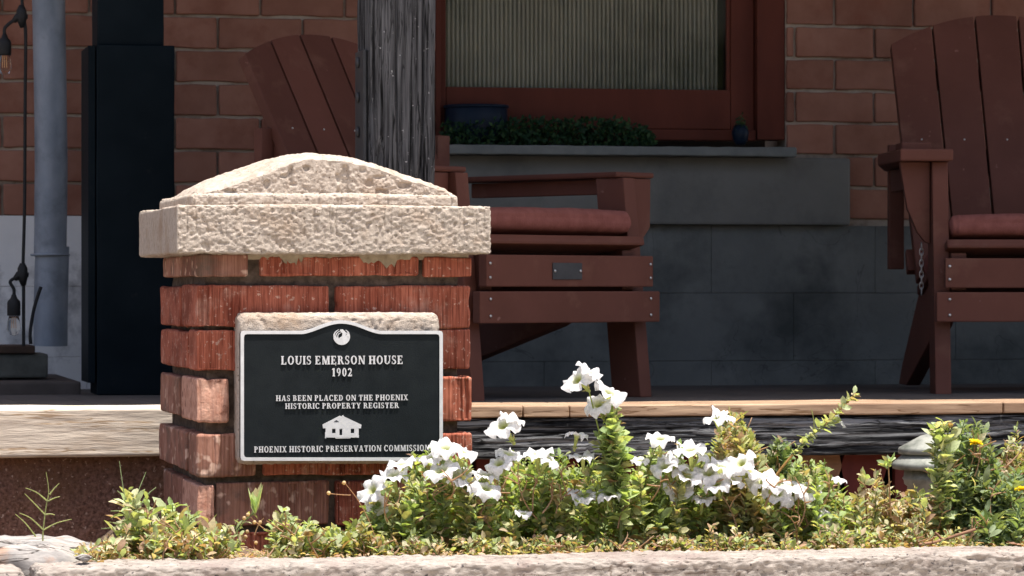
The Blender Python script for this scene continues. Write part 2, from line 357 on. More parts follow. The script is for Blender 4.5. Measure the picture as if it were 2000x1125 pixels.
# ---- small stones in the bed
def stone(u, v, Y, s, lab):
    c = P(u, v, Y); bm = bmesh.new(); bmesh.ops.create_icosphere(bm, subdivisions=3, radius=1)
    V = np.array([v_.co[:] for v_ in bm.verts]); Fq = [tuple(q.index for q in f_.verts) for f_ in bm.faces]; bm.free()
    V = V * (1 + .5 * fbm(V + u, 1.3, 3)[:, None]) * np.array([s, s * .7, s * .45]) + np.array(c[:])
    o = mk('stone', V, Fq, M['slab'], smooth=True, loc=c); tag(o, lab, 'stone', 'stones lying on the curb top')
stone(163, 1090, 5.44, .012, 'grey flat stone on the curb top left of the plants')
stone(60, 1066, 5.60, .014, 'small pale stone on the broken slab at the far left')
stone(250, 1055, 5.78, .016, 'grey stone between the broken slab and the leftmost plant')

# ================================================================== HOUSE WALL
WY = 9.1
hw = thing('house_wall', 'red brick house wall with grey and white painted base behind the porch', 'house', (X(1000, WY), WY, floorz(WY)))
win_x0, win_x1 = X(850, WY), X(1535, WY)
apr_x0, apr_x1 = X(848, WY), X(1650, WY)
PZ = .0895                                   # course height
z_ref = Z(115, 1650, WY)                     # one bed joint
top_z = 2.3
# core behind the bricks, with the window opening left free
cy0 = WY + .006
zs_b = Z(300, 1100, WY)
core = merge([(boxv(-3, win_x0, cy0, cy0 + .2, -.9, top_z), BF), (boxv(win_x1, 7, cy0, cy0 + .2, -.9, top_z), BF), (boxv(win_x0, win_x1, cy0, cy0 + .2, -.9, zs_b), BF)])
mk('mortar_bed', core[0], core[1], M['wall_mortar'], hw, loc=(0, WY, 0))
BL = .228
def brick_mesh(L, H, seed, D=.03):
    def dsp(p, n): return .0040 * fbm(p + seed * 3.7, 20, 3)
    return rbox((-L / 2, L / 2, 0, D, -H / 2, H / 2), .0045, (.018, .03, .012), dsp, back=False)
bm_cache = {}
def wall_brick(xa, xb, zc):
    L = round(xb - xa, 2); key = (L, random.randrange(3))
    if key not in bm_cache:
        p, f = brick_mesh(xb - xa, PZ - .008, (int(L * 100) * 7 + key[1]) % 97)
        o = mk('brick', p, f, M['wall_brick'], hw, loc=(0, 0, 0), smooth=True); bm_cache[key] = o.data
        o.location = Vector(((xa + xb) / 2, WY - .004, zc)) - WP[hw.name]
    else:
        o = bpy.data.objects.new('brick', bm_cache[key]); COL.objects.link(o); o.parent = hw
        o.location = Vector(((xa + xb) / 2, WY - .004 + random.uniform(-.0025, .0015), zc)) - WP[hw.name]
def course(k, xa, xb, phase):
    zc = z_ref + (k + .5) * PZ
    x = xa + phase - BL
    while x < xb:
        a, b = max(x + .0035, xa), min(x + BL - .0035, xb)
        if b - a > .014: wall_brick(a, b, zc)
        x += BL
z_found_r = Z(440, 1700, WY); z_found_l = Z(420, 60, WY)
xR0 = win_x1 + .002
ph_even = (X(1630, WY) - xR0) % BL
nb = 0
for k in range(-6, 6):
    zlow = z_ref + k * PZ
    phR = (ph_even + (0 if k % 2 else .5 * BL)) % BL
    if zlow > z_found_r - PZ * .6:
        a = xR0 if zlow > Z(300, 1600, WY) - .02 else apr_x1 + .004
        course(k, a, xR0 + 1.45, phR - (a - xR0) % BL)
    phL = ((X(508, WY) - .0) + (0 if k % 2 else .5 * BL)) % BL
    x0 = X(-260, WY); course(k, x0, win_x0 - .002, (phL - x0) % BL) if zlow > z_found_l - PZ * .7 else None
# bricks out of view, joined
far = []
for k in range(6, 22):
    zc = z_ref + (k + .5) * PZ; x = -3 + (k % 2) * BL / 2
    while x < 6.5:
        a, b = x + .0035, x + BL - .0035
        if b < win_x0 or a > win_x1: far.append((boxv(a, b, WY - .003, WY + .01, zc - PZ / 2 + .0055, zc + PZ / 2 - .0055), BF))
        x += BL
V, Fq = merge(far); mk('upper_bricks', V, Fq, M['wall_brick'], hw, loc=(0, WY, 0), kind='stuff')
# foundation blocks
def blocks(x0, x1, ztop, mat, L, H, ph):
    k = 0; z = ztop
    while z > floorz(WY) - .05:
        x = x0 - (L * .5 if k % 2 else 0) + ph
        while x < x1:
            a, b = max(x + .0004, x0), min(x + L - .0004, x1)
            if b - a > .02: box('block', (a, b, WY - .020 + random.uniform(-.0008, .0008), WY + .03, z - H + .0004, z - .0004), mat, hw, bevel=.0012)
            x += L
        z -= H; k += 1
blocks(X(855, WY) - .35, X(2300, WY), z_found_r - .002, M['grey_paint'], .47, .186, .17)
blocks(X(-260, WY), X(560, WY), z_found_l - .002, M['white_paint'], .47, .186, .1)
# apron slab under the sill
box('sill_apron', (apr_x0, apr_x1, WY - .055, WY + .02, Z(439, 1400, WY - .055), Z(307, 1400, WY - .055)), M['apron_paint'], hw, bevel=.008)
# window
wn = mk('window', *merge([(boxv(win_x0, win_x1, WY + .055, WY + .12, zs_b, zs_b + .004), BF)]), M['frame'], hw, loc=((win_x0 + win_x1) / 2, WY + .08, zs_b))
zt = 1.4
gx0, gx1 = X(872, WY), X(1430, WY); gz0 = Z(172, 1150, WY)
def wbox(name, u0, u1, v0, v1, d0, d1, bev=.003, mat='frame', zz=None):
    z0 = Z(v1, 1200, WY); z1 = Z(v0, 1200, WY) if v0 is not None else zt
    return box(name, (X(u0, WY), X(u1, WY), WY + d0, WY + d1, z0, z1), M[mat], wn, bevel=bev)
wbox('jamb', 1480, 1534, None, 270, .005, .09)
wbox('jamb', 851, 862, None, 280, .005, .09)
wbox('stile', 1433, 1478.5, None, 262, .03, .08)
wbox('stile', 862.5, 875, None, 262, .03, .08)
wbox('bottom_rail', 875.5, 1432.5, 172, 250, .03, .08)
wbox('sash_bead', 1426, 1432.4, None, 171.5, .034, .046, .001)
wbox('sub_sill', 875, 1479, 251, 272, .012, .08)
wbox('head', 851, 1534, -640, -560, .005, .09)
box('pane', (gx0, gx1 + .01, WY + .052, WY + .055, gz0 - .01, Z(-570, 1200, WY)), M['glass'], wn, bevel=0)
# ribbed sheet behind the pane
nx = 2600; xs = np.linspace(gx0 + .0, gx1 - .014, nx); rib = .009 * np.tanh(2.2 * np.sin(xs * 2 * pi / .0122) - 1.2) + .012 * np.sin(xs * 9)
Vc = np.concatenate([np.stack([xs, WY + .11 + rib, np.full(nx, gz0 - .02)], 1), np.stack([xs, WY + .11 + rib, np.full(nx, 1.35)], 1)])
i_ = np.arange(nx - 1); mk('ribbed_curtain', Vc, np.stack([i_, i_ + 1, i_ + 1 + nx, i_ + nx], 1), M['curtain'], wn, loc=((gx0 + gx1) / 2, WY + .11, gz0), smooth=True)
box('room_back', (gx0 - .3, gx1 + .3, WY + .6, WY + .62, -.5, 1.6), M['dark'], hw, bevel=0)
# stone sill
SY = WY - .12
p, f = rbox((X(862, SY), X(1556, SY), SY, WY + .05, Z(303, 1200, SY), Z(285, 1200, SY)), .004, (.012, .01, .006), lambda p, n: .003 * fbm(p, 25, 3, 8))
mk('window_sill', p, f, M['sill'], hw, loc=P(1200, 300, SY), smooth=True)

# ================================================================== PORCH
pc = thing('porch', 'low wooden porch with grey floor and weathered edge beams', 'porch', (X(1000, 6.7), 6.7, -.5))
FY = 6.79
xs0, xs1 = -3.0, 6.2
split = X(640, FY)
# floor: boards running in from the front
xb = xs0; 
fl = []
while xb < xs1:
    a, b = xb + .001, xb + .139
    fl.append((a, b)); xb += .14
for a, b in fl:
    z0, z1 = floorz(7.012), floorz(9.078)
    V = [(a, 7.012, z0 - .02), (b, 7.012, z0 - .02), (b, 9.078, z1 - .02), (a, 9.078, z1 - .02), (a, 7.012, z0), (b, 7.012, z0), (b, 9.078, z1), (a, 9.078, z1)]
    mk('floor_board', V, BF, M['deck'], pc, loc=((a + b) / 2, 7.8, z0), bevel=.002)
def plank_disp(p, n): return .0012 * fbm(p * np.array([.12, 1, 1]), 110, 3, 12) + .002 * fbm(p, 5, 2, 14)
def beam_disp(p, n):
    g = fbm(p * np.array([.05, 1, 1]) + .02 * fbm(p, 3, 2)[:, None], 90, 3, 15)
    return .004 * g - .004 * np.clip(np.abs(g) * -14 + 1, 0, 1) + .003 * fbm(p, 4, 2, 19)
# left bleached board
zt_, zb_ = Z(798, 150, FY), Z(893, 150, FY); NB = 7.01
p, f = rbox((xs0, split, FY, NB, zb_, zt_), .006, (.02, .02, .003), plank_disp)
mk('front_board', p, f, M['tan_board'], pc, loc=P(150, 840, FY), smooth=True, label='sun bleached tan board left of the brick pillar')
# right: thin edge boards above a dark beam
def edge_piece(u0, u1):
    x0, x1 = X(u0, FY), X(u1, FY) - .002
    p, f = rbox((x0, x1, FY - .002, NB, Z(813, 1300, FY), floorz(6.79) + .001), .003, (.012, .02, .004), plank_disp)
    mk('edge_board', p, f, M['edge_board'], pc, loc=((x0 + x1) / 2, FY, -.23), smooth=True)
for u0, u1 in ((641, 1022), (1022, 1113), (1113, 1392), (1392, 1960), (1960, 2500)): edge_piece(u0, u1)
BYb = FY + .004
p, f = rbox((split + .002, xs1, BYb, BYb + .1, Z(893, 1300, BYb), Z(815, 1300, BYb)), .006, (.014, .03, .0022), beam_disp)
mk('front_beam', p, f, M['beam'], pc, loc=P(1300, 850, BYb), smooth=True, label='dark grey weathered beam right of the brick pillar')
# skirting planks under the beam at the right
SK = FY + .055
for k, (u0, u1, lean, mt) in enumerate([(930, 1010, 0, 'red_plank'), (1040, 1130, 0, 'red_plank'), (1180, 1250, 0, 'red_plank'), (1290, 1380, 0, 'red_plank'), (1400, 1480, 0, 'red_plank'),
                                      (1500, 1560, 0, 'red_plank'), (1562, 1640, .03, 'bare_wood'), (1650, 1742, -.05, 'red_plank'), (1748, 1850, 0, 'red_plank'), (1880, 2000, .02, 'red_plank'), (2020, 2140, 0, 'red_plank')]):
    x0, x1 = X(u0, SK), X(u1, SK); z0 = -.5; z1 = Z(886, 1600, SK)
    prism('skirting_plank', [(x0 + lean, z0), (x1 + lean, z0), (x1, z1), (x0, z1)], SK, SK + .02, M[mt], pc, bevel=.002)
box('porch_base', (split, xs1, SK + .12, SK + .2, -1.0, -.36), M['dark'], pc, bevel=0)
# pebble dashed wall under the left board
SY2 = FY + .036
p, f = rbox((xs0, split, SY2, SY2 + .2, -1.0, zb_ + .001), .004, (.006, .05, .006), lambda p, n: .006 * fbm(p, 130, 2, 61) * (np.abs(n[:, 1]) > .5) + .004 * fbm(p, 12, 2, 63))
mk('pebbled_base', p, f, M['stucco'], pc, loc=P(150, 960, SY2), smooth=True, label='brown pebble dashed base under the tan board')
# plinth at the foot of the wall, left
px1 = X(158, 8.35)
box('wall_plinth', (-3, px1, 8.35, WY - .02, floorz(8.35) - .05, Z(740, 80, 8.6)), M['plinth'], pc, bevel=.006)
# roof
rf = thing('porch_roof', 'porch roof and eave above the frame shading the wall and chairs', 'roof', (1, 7.5, 2.2))
RZ = 2.2; RY = 7.01 - .19 * (RZ + .235)
box('roof_deck', (0.0, 6.6, RY, WY + .3, RZ, RZ + .12), M['ceiling'], rf, bevel=.004)
for k in range(7): box('rafter', (.1 + k * .95, .16 + k * .95, RY + .06, WY, RZ - .12, RZ - .002), M['ceiling'], rf, bevel=.003)

# ---- wooden post
PY = 7.02
pr = thing('wooden_post', 'square weathered grey wooden porch post with an iron strap on its left side', 'post', P(785, 700, PY))
def post_disp(p, n):
    q = p * np.array([1, 1, .045])
    g = fbm(q, 75, 3, 70); cr = np.abs(vn(q, 42, 77))
    return .004 * g - .011 * np.clip(1 - cr * 13, 0, 1) + .003 * fbm(p, 7, 3, 79)
p, f = rbox((X(722, PY), X(850, PY), PY, PY + .15, floorz(PY), 2.2), .008, (.0022, .006, .02), post_disp)
mk('post_shaft', p, f, M['post'], pr, loc=P(785, 400, PY), smooth=True)
sx = X(722, PY) - .006
box('iron_strap', (sx - .004, sx + .003, PY + .02, PY + .125, Z(330, 700, PY), Z(95, 700, PY)), M['iron'], pr, bevel=.0015)
for v in (122, 190, 258):
    V, Fq = lathe([(.004, 0), (.012, .001), (.011, .005), (.006, .007)], (sx - .004, PY + .075, Z(v, 705, PY + .07)), 14, Matrix.Rotation(-pi / 2, 3, 'Y'))
    mk('bolt', V, Fq, M['iron'], pr, loc=V[0], smooth=True)

# ---- black column
KY = 8.2
bc = thing('black_column', 'black painted boxed column with a wider lower casing beside the downspout', 'column', P(250, 765, KY))
x0, x1 = X(189, KY), X(341, KY); zc = Z(88, 250, KY); zf = floorz(KY)
kd = lambda s: (lambda p, n: .003 * fbm(p, 4, 3, s) + .001 * fbm(p, 30, 2, s + 1))
p, f = rbox((x0, x1, KY, KY + .19, zf, zc), .003, (.02, .02, .02), kd(91)); mk('casing', p, f, M['black_paint'], bc, loc=P(260, 400, KY), smooth=True)
box('side_board', (x0 - .020, x0 - .003, KY + .004, KY + .20, zf + .03, zc - .002), M['black_paint'], bc, bevel=.002)
ky = KY + .025
p, f = rbox((X(190, ky), X(320, ky), ky, ky + .15, zc + .001, 2.2), .003, (.02, .02, .04), kd(95)); mk('shaft', p, f, M['black_paint'], bc, loc=P(250, 40, KY), smooth=True)

# ---- downspout
DY = 8.86
ds = thing('downspout', 'round galvanised steel downspout with a seam ring at the left', 'downspout', P(100, 675, DY))
pxm = F / (DY / ray(100)[1]); r1 = 33.5 / pxm; c0 = P(98, 676, DY); cx, cyy, cz = c0
def pipe(z0, z1, r, sh=0):
    n = 26; V = []
    zz = np.linspace(z0, z1, 30)
    pr_ = [(r * (1 + .02 * math.sin(z * 9)), z) for z in zz]
    V, Fq = lathe([(r, z) for z in zz], (cx + sh, cyy, 0), 32)
    V = np.array([v[:] for v in V]); V[:, 0] += .004 * np.sin(V[:, 2] * 5); V += (.0018 * fbm(V, 14, 2))[:, None]
    return V, Fq[:-2]
V, Fq = pipe(cz, Z(497, 98, DY) + .02, r1 * 1.0, .003); mk('lower_pipe', V, Fq, M['zinc'], ds, loc=c0, smooth=True)
V, Fq = pipe(Z(499, 98, DY), 2.2, r1 * .95, -.002); mk('upper_pipe', V, Fq, M['zinc'], ds, loc=c0, smooth=True)
V, Fq = lathe([(r1 * .9, -.002), (r1 * 1.14, -.004), (r1 * 1.16, .001), (r1 * .9, .003)], (cx, cyy, Z(497, 98, DY)), 32); mk('seam_ring', V, Fq, M['zinc'], ds, loc=c0, smooth=True)

# ---- stacked block and plank, bottom left
o = box('concrete_block', (X(-130, 8.5), X(94, 8.5), 8.5, 8.72, Z(738, 50, 8.5), Z(691, 50, 8.5)), M['old_block'], bevel=.006); tag(o, 'weathered grey block lying on the plinth below the string light', 'block')
o = box('wooden_plank', (X(-120, 8.5), X(68, 8.5), 8.49, 8.7, Z(690.3, 50, 8.5), Z(675, 50, 8.5)), M['brown_plank'], bevel=.003); tag(o, 'short dark brown plank lying on top of the grey block', 'plank')

# ---- string light
LY = 8.3
sl = thing('string_light', 'black cable string light hanging at the left edge with clear bulbs', 'string light', P(47, 300, LY))
def cpath(pts): return [P(u, v, LY) for u, v in pts]
def spl(pts, n=8):
    out = []; q = [pts[0]] + list(pts) + [pts[-1]]
    for i in range(1, len(q) - 2):
        for t in np.linspace(0, 1, n, endpoint=False):
            a, b, c, d = q[i - 1], q[i], q[i + 1], q[i + 2]
            out.append(.5 * ((2 * b) + (c - a) * t + (2 * a - 5 * b + 4 * c - d) * t * t + (3 * b - a - 3 * c + d) * t ** 3))
    out.append(pts[-1]); return out
V, Fq = tube(spl(cpath([(41, -350), (42, -120), (43, 0), (46, 34), (50, 70), (49, 200), (48, 400), (45, 520), (46, 560), (46, 640), (46, 676)])), .0042, 8); mk('cable', V, Fq, M['rubber'], sl, loc=P(47, 300, LY), smooth=True)
V, Fq = tube(spl(cpath([(60, 672), (59, 650), (64, 615), (70, 590), (80, 560)])), .0042, 8); mk('cable', V, Fq, M['rubber'], sl, loc=P(65, 640, LY), smooth=True)
def joint(u, v, bu, bv):
    V1 = tube([P(u, v - 22, LY), P(u, v - 12, LY), P(u, v + 4, LY), P(u + 2, v + 22, LY)], [.006, .012, .013, .006], 10)
    V2 = tube([P(u + 2, v, LY), P(u - 8, v + 2, LY), P(u - 16, v + 10, LY)], [.012, .010, .006], 8)
    V3 = tube([P(u, v, LY), P(u + 12, v + 1, LY)], [.006, .006], 8)
    V, Fq = merge([V1, V2, V3]); mk('cable_joint', V, Fq, M['rubber'], sl, loc=P(u, v, LY), smooth=True)
    V, Fq = tube(spl(cpath([(u - 12, v + 6), (u - 24, v + 14), (bu, bv - 40), (bu, bv - 28)])), .0042, 8); mk('cable', V, Fq, M['rubber'], sl, loc=P(bu, bv - 30, LY), smooth=True)
    c = P(bu, bv, LY); s = 1 / (F / (LY / ray(bu)[1]))
    V, Fq = lathe([(4 * s, 30 * s), (7 * s, 22 * s), (12 * s, 17 * s), (13 * s, 12 * s), (13 * s, -10 * s), (12 * s, -12 * s), (8 * s, -12 * s)][::-1], c, 20)
    sk = mk('bulb_socket', V, Fq, M['rubber'], sl, loc=c, smooth=True)
    V, Fq = lathe([(3 * s, -50 * s), (8 * s, -48 * s), (13.5 * s, -38 * s), (12.5 * s, -26 * s), (9.5 * s, -12.5 * s), (3 * s, -12.4 * s)], c, 20)
    mk('bulb', V, Fq, M['bulb'], sk, loc=c, smooth=True)
    V, Fq = merge([tube([c + Vector((dx * s, 0, -14 * s)), c + Vector((dx * s * 1.3, 0, -36 * s))], .0008, 5) for dx in (-3, 0, 3)]); mk('filament', V, Fq, M['filament'], sk, loc=c)
joint(42, 32, 9, 96); joint(44, 536, 27, 605)

# ================================================================== CHAIRS
def qbox(name, b, root, mat='chair', bev=.003, T=None, label=None):
    V = np.array(boxv(*b))
    if T is not None: V = np.array([(T @ Vector(v))[:] for v in V])
    return mk(name, V, BF, M[mat], root, loc=V.mean(0), bevel=bev, label=label)
def sideboard(name, pts, x0, x1, root):      # polygon in the y-z plane
    n = len(pts); V = [(x0, y, z) for y, z in pts] + [(x1, y, z) for y, z in pts]
    Fq = [tuple(range(n)), tuple(range(2 * n - 1, n - 1, -1))] + [(i, i + n, (i + 1) % n + n, (i + 1) % n) for i in range(n)]
    return mk(name, V, Fq, M['chair'], root, loc=np.mean(V, axis=0), bevel=.003)
def screw(root, x, y, z, par=None, k=.85):
    V, Fq = lathe([(.0015 * k, 0), (.0042 * k, .0003), (.0040 * k, .0015), (.0015 * k, .002)], (x, y, z), 10, Matrix.Rotation(pi / 2, 3, 'X')); mk('screw', V, Fq, M['screw'], par or root, loc=(x, y, z), smooth=True)
def make_chair(ah=.552, bl=.775, wide=True, rec=.52, bw=1, bo=0):
    r = thing('adirondack_chair', 'chair', 'chair')
    for s in (-1, 1):
        a, b = sorted((s * .244, s * .282))
        sideboard('leg', [(-.055, 0), (.035, 0), (.090, ah), (.0, ah)], a, b, r)
        # arm bracket plate facing front, outside the leg
        xo = s * .284; pts = [(xo, ah), (xo + s * .072, ah), (xo + s * (.054 if wide else .070), ah - .11), (xo + s * (.03 if wide else .066), .385), (xo + s * (.012 if wide else .045), .362), (xo, .358)]
        prism('arm_bracket', pts if s > 0 else pts[::-1], .02, .044, M['chair'], r, bevel=.002)
        a, b = sorted((s * .205, s * .242))
        sideboard('stringer', [(-.035, .245), (-.035, .335), (.10, .345), (.46, .26), (.80, .05), (.86, .0), (.72, .0), (.18, .160), (.02, .232)], a, b, r)
        a, b = sorted((s * .235, s * .362))
        af = -.03 if wide else .014; at_ = ah + (.030 if wide else .014)
        # arm, tapering towards the back
        am = mk('arm', [(s * .235, af, ah + .001), (s * .362, af, ah + .001), (s * .372, .30, ah + .001), (s * .30, .71, ah + .001), (s * .245, .71, ah + .001), (s * .245, .20, ah + .001)] +
                [(s * .235, af, at_), (s * .362, af, at_), (s * .372, .30, at_), (s * .30, .71, at_), (s * .245, .71, at_), (s * .245, .20, at_)],
                [tuple(range(6)), tuple(range(11, 5, -1))] + [(i, i + 6, (i + 1) % 6 + 6, (i + 1) % 6) for i in range(6)], M['chair'], r, loc=(s * .3, .3, .56), bevel=.005)
        if wide: qbox('arm_block', (s * .305 - .036, s * .305 + .036, .10, .20, ah + .031, ah + .051), r)
        qbox('rear_arm_post', (min(s * .258, s * .298), max(s * .258, s * .298), .64, .668, .30, .62), r)
        a, b = sorted((s * .284, s * .306)); qbox('arm_rail', (a, b, (.07), .55, ah - (.057 if wide else .036), ah - .001), r)
    th = math.atan2(.105, .46)
    for k in range(6):
        T = Matrix.Translation((0, -.055 + k * .083, .368 - k * .019)) @ Matrix.Rotation(-th, 4, 'X')
        qbox('seat_slat', (-.255, .255, 0, .078, -.022, .0), r, T=T, bev=.006 if k == 0 else .003)
    ap = qbox('apron', (-.262, .262, -.078, -.052, .252, .322), r)
    st = qbox('front_stretcher', (-.283, .283, -.079, -.056, .172, .242), r)
    for par, zz, yy in ((ap, (.272, .303), -.079), (st, (.188, .225), -.080)):
        for s in (-1, 1):
            for z in zz: screw(r, s * .252, yy, z, par)
    # back slats
    al = math.atan(rec); Tb = Matrix.Translation((0, .44, .262)) @ Matrix.Rotation(-al, 4, 'X')
    for k in range(5):
        xa = (k - 2.5) * .113 * bw + .0033 + bo; xb = xa + .113 * bw - .0066; fan = .92
        def top(x): return bl - 1.15 * (x - bo) ** 2
        xsn = np.linspace(xa, xb, 6); pts = [(xa * fan, 0), (xb * fan, 0)] + [(x, top(x)) for x in xsn[::-1]]
        n = len(pts); V = [Tb @ Vector((x, -.030, z)) for x, z in pts] + [Tb @ Vector((x, 0, z)) for x, z in pts]
        Fq = [tuple(range(n)), tuple(range(2 * n - 1, n - 1, -1))] + [(i, i + n, (i + 1) % n + n, (i + 1) % n) for i in range(n)]
        V = np.array([v[:] for v in V]); bs = mk('back_slat', V, Fq, M['chair'], r, loc=V.mean(0), bevel=.002)
        sc1 = Tb @ Vector(((xa + xb) / 2 * .97, -.0312, .40)); screw(r, *sc1, bs, k=.6)
    qbox('back_rail', (-.26 * bw + bo, .26 * bw + bo, .001, .028, .33, .39), r, T=Tb); qbox('back_rail', (-.275, .275, .001, .028, .04, .10), r, T=Tb)
    qbox('back_rail', (-.22, .22, .001, .026, .58, .63), r, T=Tb)
    return r
def make_cushion(name, label):
    p, f = rbox((-.245, .245, -.04, .43, 0, .050), .022, (.008, .012, .008), lambda p, n: .006 * fbm(p, 9, 3, 5) + .0014 * np.sin(p[:, 0] * 420) * (np.abs(n[:, 2]) < .9) + .004 * np.cos(p[:, 0] * 6.4) * (n[:, 2] > 0))
    o = mk(name, p, f, M['cushion'], smooth=True, loc=(0, 0, 0)); tag(o, label, 'cushion', 'dusty red seat cushions'); return o
def place(ch, root_xy, rz):
    ch.location = (root_xy[0], root_xy[1], floorz(root_xy[1] + .1)); ch.rotation_euler = (0, 0, rz)
c1 = make_chair(.502, .675, False, .60, .88, -.030); c2 = make_chair()
ph1 = radians(32)
R1 = Matrix.Rotation(ph1, 3, 'Z'); base1 = Vector((X(1234, 7.62), 7.62, 0)) - R1 @ Vector((.262, -.01, 0))
place(c1, base1, ph1); tag(c1, 'brown red adirondack chair behind the pillar turned to the right', 'chair', 'adirondack chairs on the porch')
ph2 = radians(-10.5); R2 = Matrix.Rotation(ph2, 3, 'Z'); base2 = Vector((X(1838, 7.75), 7.75, 0)) - R2 @ Vector((-.262, -.01, 0))
place(c2, base2, ph2); tag(c2, 'brown red adirondack chair at the right edge facing the camera', 'chair', 'adirondack chairs on the porch')
for c, lab in ((c1, 'dusty red cushion on the chair behind the pillar'), (c2, 'dusty red cushion on the chair at the right edge')):
    cu = make_cushion('seat_cushion', lab) if c is c1 else cu.copy()
    if c is c2: COL.objects.link(cu); cu['label'] = lab
    bpy.context.view_layer.update()
    Mx = Matrix.Translation(c.location) @ Matrix.Rotation(c.rotation_euler.z, 4, 'Z') @ Matrix.Translation((0, -.0, .372)) @ Matrix.Rotation(-math.atan2(.105, .46), 4, 'X')
    cu.matrix_world = Mx; cu.location = Mx.to_translation(); cu.rotation_euler = Mx.to_euler()
# name plate on the middle chair, chain on the right one
WP[c1.name] = Vector((0, 0, 0)); WP[c2.name] = Vector((0, 0, 0))
npl = qbox('name_plate', (-.062, .030, -.0805, -.0785, .268, .305), c1, 'iron', .0008)
for s in (-.056, .024): screw(c1, s, -.081, .287, npl)
lk = []
for k in range(9):
    c = Vector((-.30, .05, .352 - k * .0135)); n = 12
    pts = [c + (Vector((.0045 * cos(t), 0, .0095 * sin(t))) if k % 2 else Vector((0, .0045 * cos(t), .0095 * sin(t)))) for t in np.linspace(0, 2 * pi, n + 1)]
    lk.append(tube(pts, .0014, 5))
V, Fq = merge(lk); mk('chain', V, Fq, M['screw'], c2, loc=V[0], smooth=True, kind='stuff')

# ================================================================== PILLAR
CYF = 6.0; BYF = 6.042
cx0, cx1 = X(345, CYF), X(960, CYF); cyb = CYF + .65
bx0, bx1 = cx0 + .040, X(921, BYF); byb = cyb - .04
pl = thing('brick_pillar', 'square red brick pillar with a thick concrete cap and arched crown', 'pillar', ((cx0 + cx1) / 2, 6.3, -.46))
def conc_disp(p, n):
    vs_ = vn(p * np.array([1, 1, .12]), 60, 111)
    d = .0010 * fbm(p, 38, 2, 101) - .0030 * np.clip(np.abs(vs_) * -18 + 1, 0, 1) * (p[:, 2] > .095) + .0022 * fbm(p * np.array([.8, 1, 1.2]), 200, 2, 103, .7) + .003 * fbm(p, 7, 2, 107)
    d = d - .0030 * np.clip(vn(p, 140, 109) - .26, 0, .1) * 10
    return d * np.where(n[:, 0] < -.7, .35, 1.0)
zt1, zb1 = Z(401, 650, CYF), Z(496, 650, CYF)
p, f = rbox((cx0, cx1, CYF, cyb, zb1, zt1), .005, (.0017, .006, .0019), conc_disp)
mk('cap_slab', p, f, M['concrete'], pl, loc=((cx0 + cx1) / 2, 6.3, zb1), smooth=True)
# moulding and crown
MY = CYF + .060; mx0 = X(372, MY); mx1 = X(896, MY); myb = cyb - .075
zm0 = zt1 - .004; zm1 = Z(378, 650, MY)
p, f = rbox((mx0, mx1, MY, myb, zm0, zm1), .009, (.0018, .006, .002), conc_disp)
mk('cap_moulding', p, f, M['concrete'], pl, loc=((cx0 + cx1) / 2, 6.3, zt1), smooth=True)
GY = MY + .012; gx0_, gx1_ = X(392, GY), X(884, GY); gyb = myb - .012
prof = [(392, 377), (400, 371), (430, 362), (470, 350), (515, 333), (550, 319), (580, 311), (605, 306), (630, 304), (655, 305), (680, 309), (715, 317), (760, 333), (805, 350), (845, 362), (872, 370), (884, 378)]
pu = np.array([a for a, b in prof]); pv = np.array([b for a, b in prof])
nx_, ny_ = 300, 110
gxs = np.linspace(gx0_, gx1_, nx_); us = np.interp(gxs, [X(u, GY) for u in pu], pu); vs = np.interp(us, pu, pv)
k_ = np.ones(9) / 9; vs2 = np.convolve(np.pad(vs, 4, 'edge'), k_, 'valid')
htop = np.array([Z(v, u, GY) for u, v in zip(us, vs2)])
V = []; zbm = zm1 - .004
gys = np.linspace(GY, gyb, ny_); T_, Yg = np.meshgrid(np.arange(nx_), gys, indexing='ij')
topv = np.stack([gxs[T_.ravel()], Yg.ravel(), htop[T_.ravel()]], 1)
# soften front rim
dy = np.minimum(topv[:, 1] - GY, gyb - topv[:, 1]); topv[:, 2] -= .006 * np.clip(1 - dy / .012, 0, 1) ** 2
xq = (topv[:, 0] - (gx0_ + gx1_) / 2) / ((gx1_ - gx0_) / 2); yq = (topv[:, 1] - GY) / (gyb - GY)
topv[:, 2] += (.010 + .012 * xq ** 2) * np.clip(1 - xq ** 6, 0, 1) * np.sin(np.pi * np.clip(yq, 0, 1)) ** .7
topv[:, 2] += .004 * fbm(topv, 24, 3, 121) + .004 * fbm(topv, 90, 2, 123) + .005 * fbm(topv, 6, 2, 125)
nzs = 46
S_, Zg = np.meshgrid(np.arange(nx_), np.linspace(0, 1, nzs), indexing='ij')
zf_ = topv.reshape(nx_, ny_, 3)[:, 0, 2]
fv = np.stack([gxs[S_.ravel()], np.full(S_.size, GY), zbm + (zf_[S_.ravel()] - zbm) * Zg.ravel()], 1)
wgt = np.clip((1 - Zg.ravel()) * 6, 0, 1)
fv[:, 1] -= wgt * (.0012 * fbm(fv, 38, 2, 101) + .0030 * fbm(fv, 185, 2, 103, .7) - .005 * np.clip(vn(fv, 70, 109) - .2, 0, .1) * 10)
bv = fv.copy(); bv[:, 1] = gyb; zfb = topv.reshape(nx_, ny_, 3)[:, -1, 2]; bv[:, 2] = zbm + (zfb[S_.ravel()] - zbm) * Zg.ravel()
def gidx(n, m, off, flip):
    i = np.arange(n * m).reshape(n, m) + off; q = np.stack([i[:-1, :-1], i[1:, :-1], i[1:, 1:], i[:-1, 1:]], -1).reshape(-1, 4)
    return q[:, ::-1] if flip else q
allv = np.concatenate([topv, fv, bv]); fq = np.concatenate([gidx(nx_, ny_, 0, False), gidx(nx_, nzs, len(topv), False), gidx(nx_, nzs, len(topv) + len(fv), True)])
mk('cap_crown', allv, fq, M['concrete'], pl, loc=((cx0 + cx1) / 2, 6.3, zm1), smooth=True)
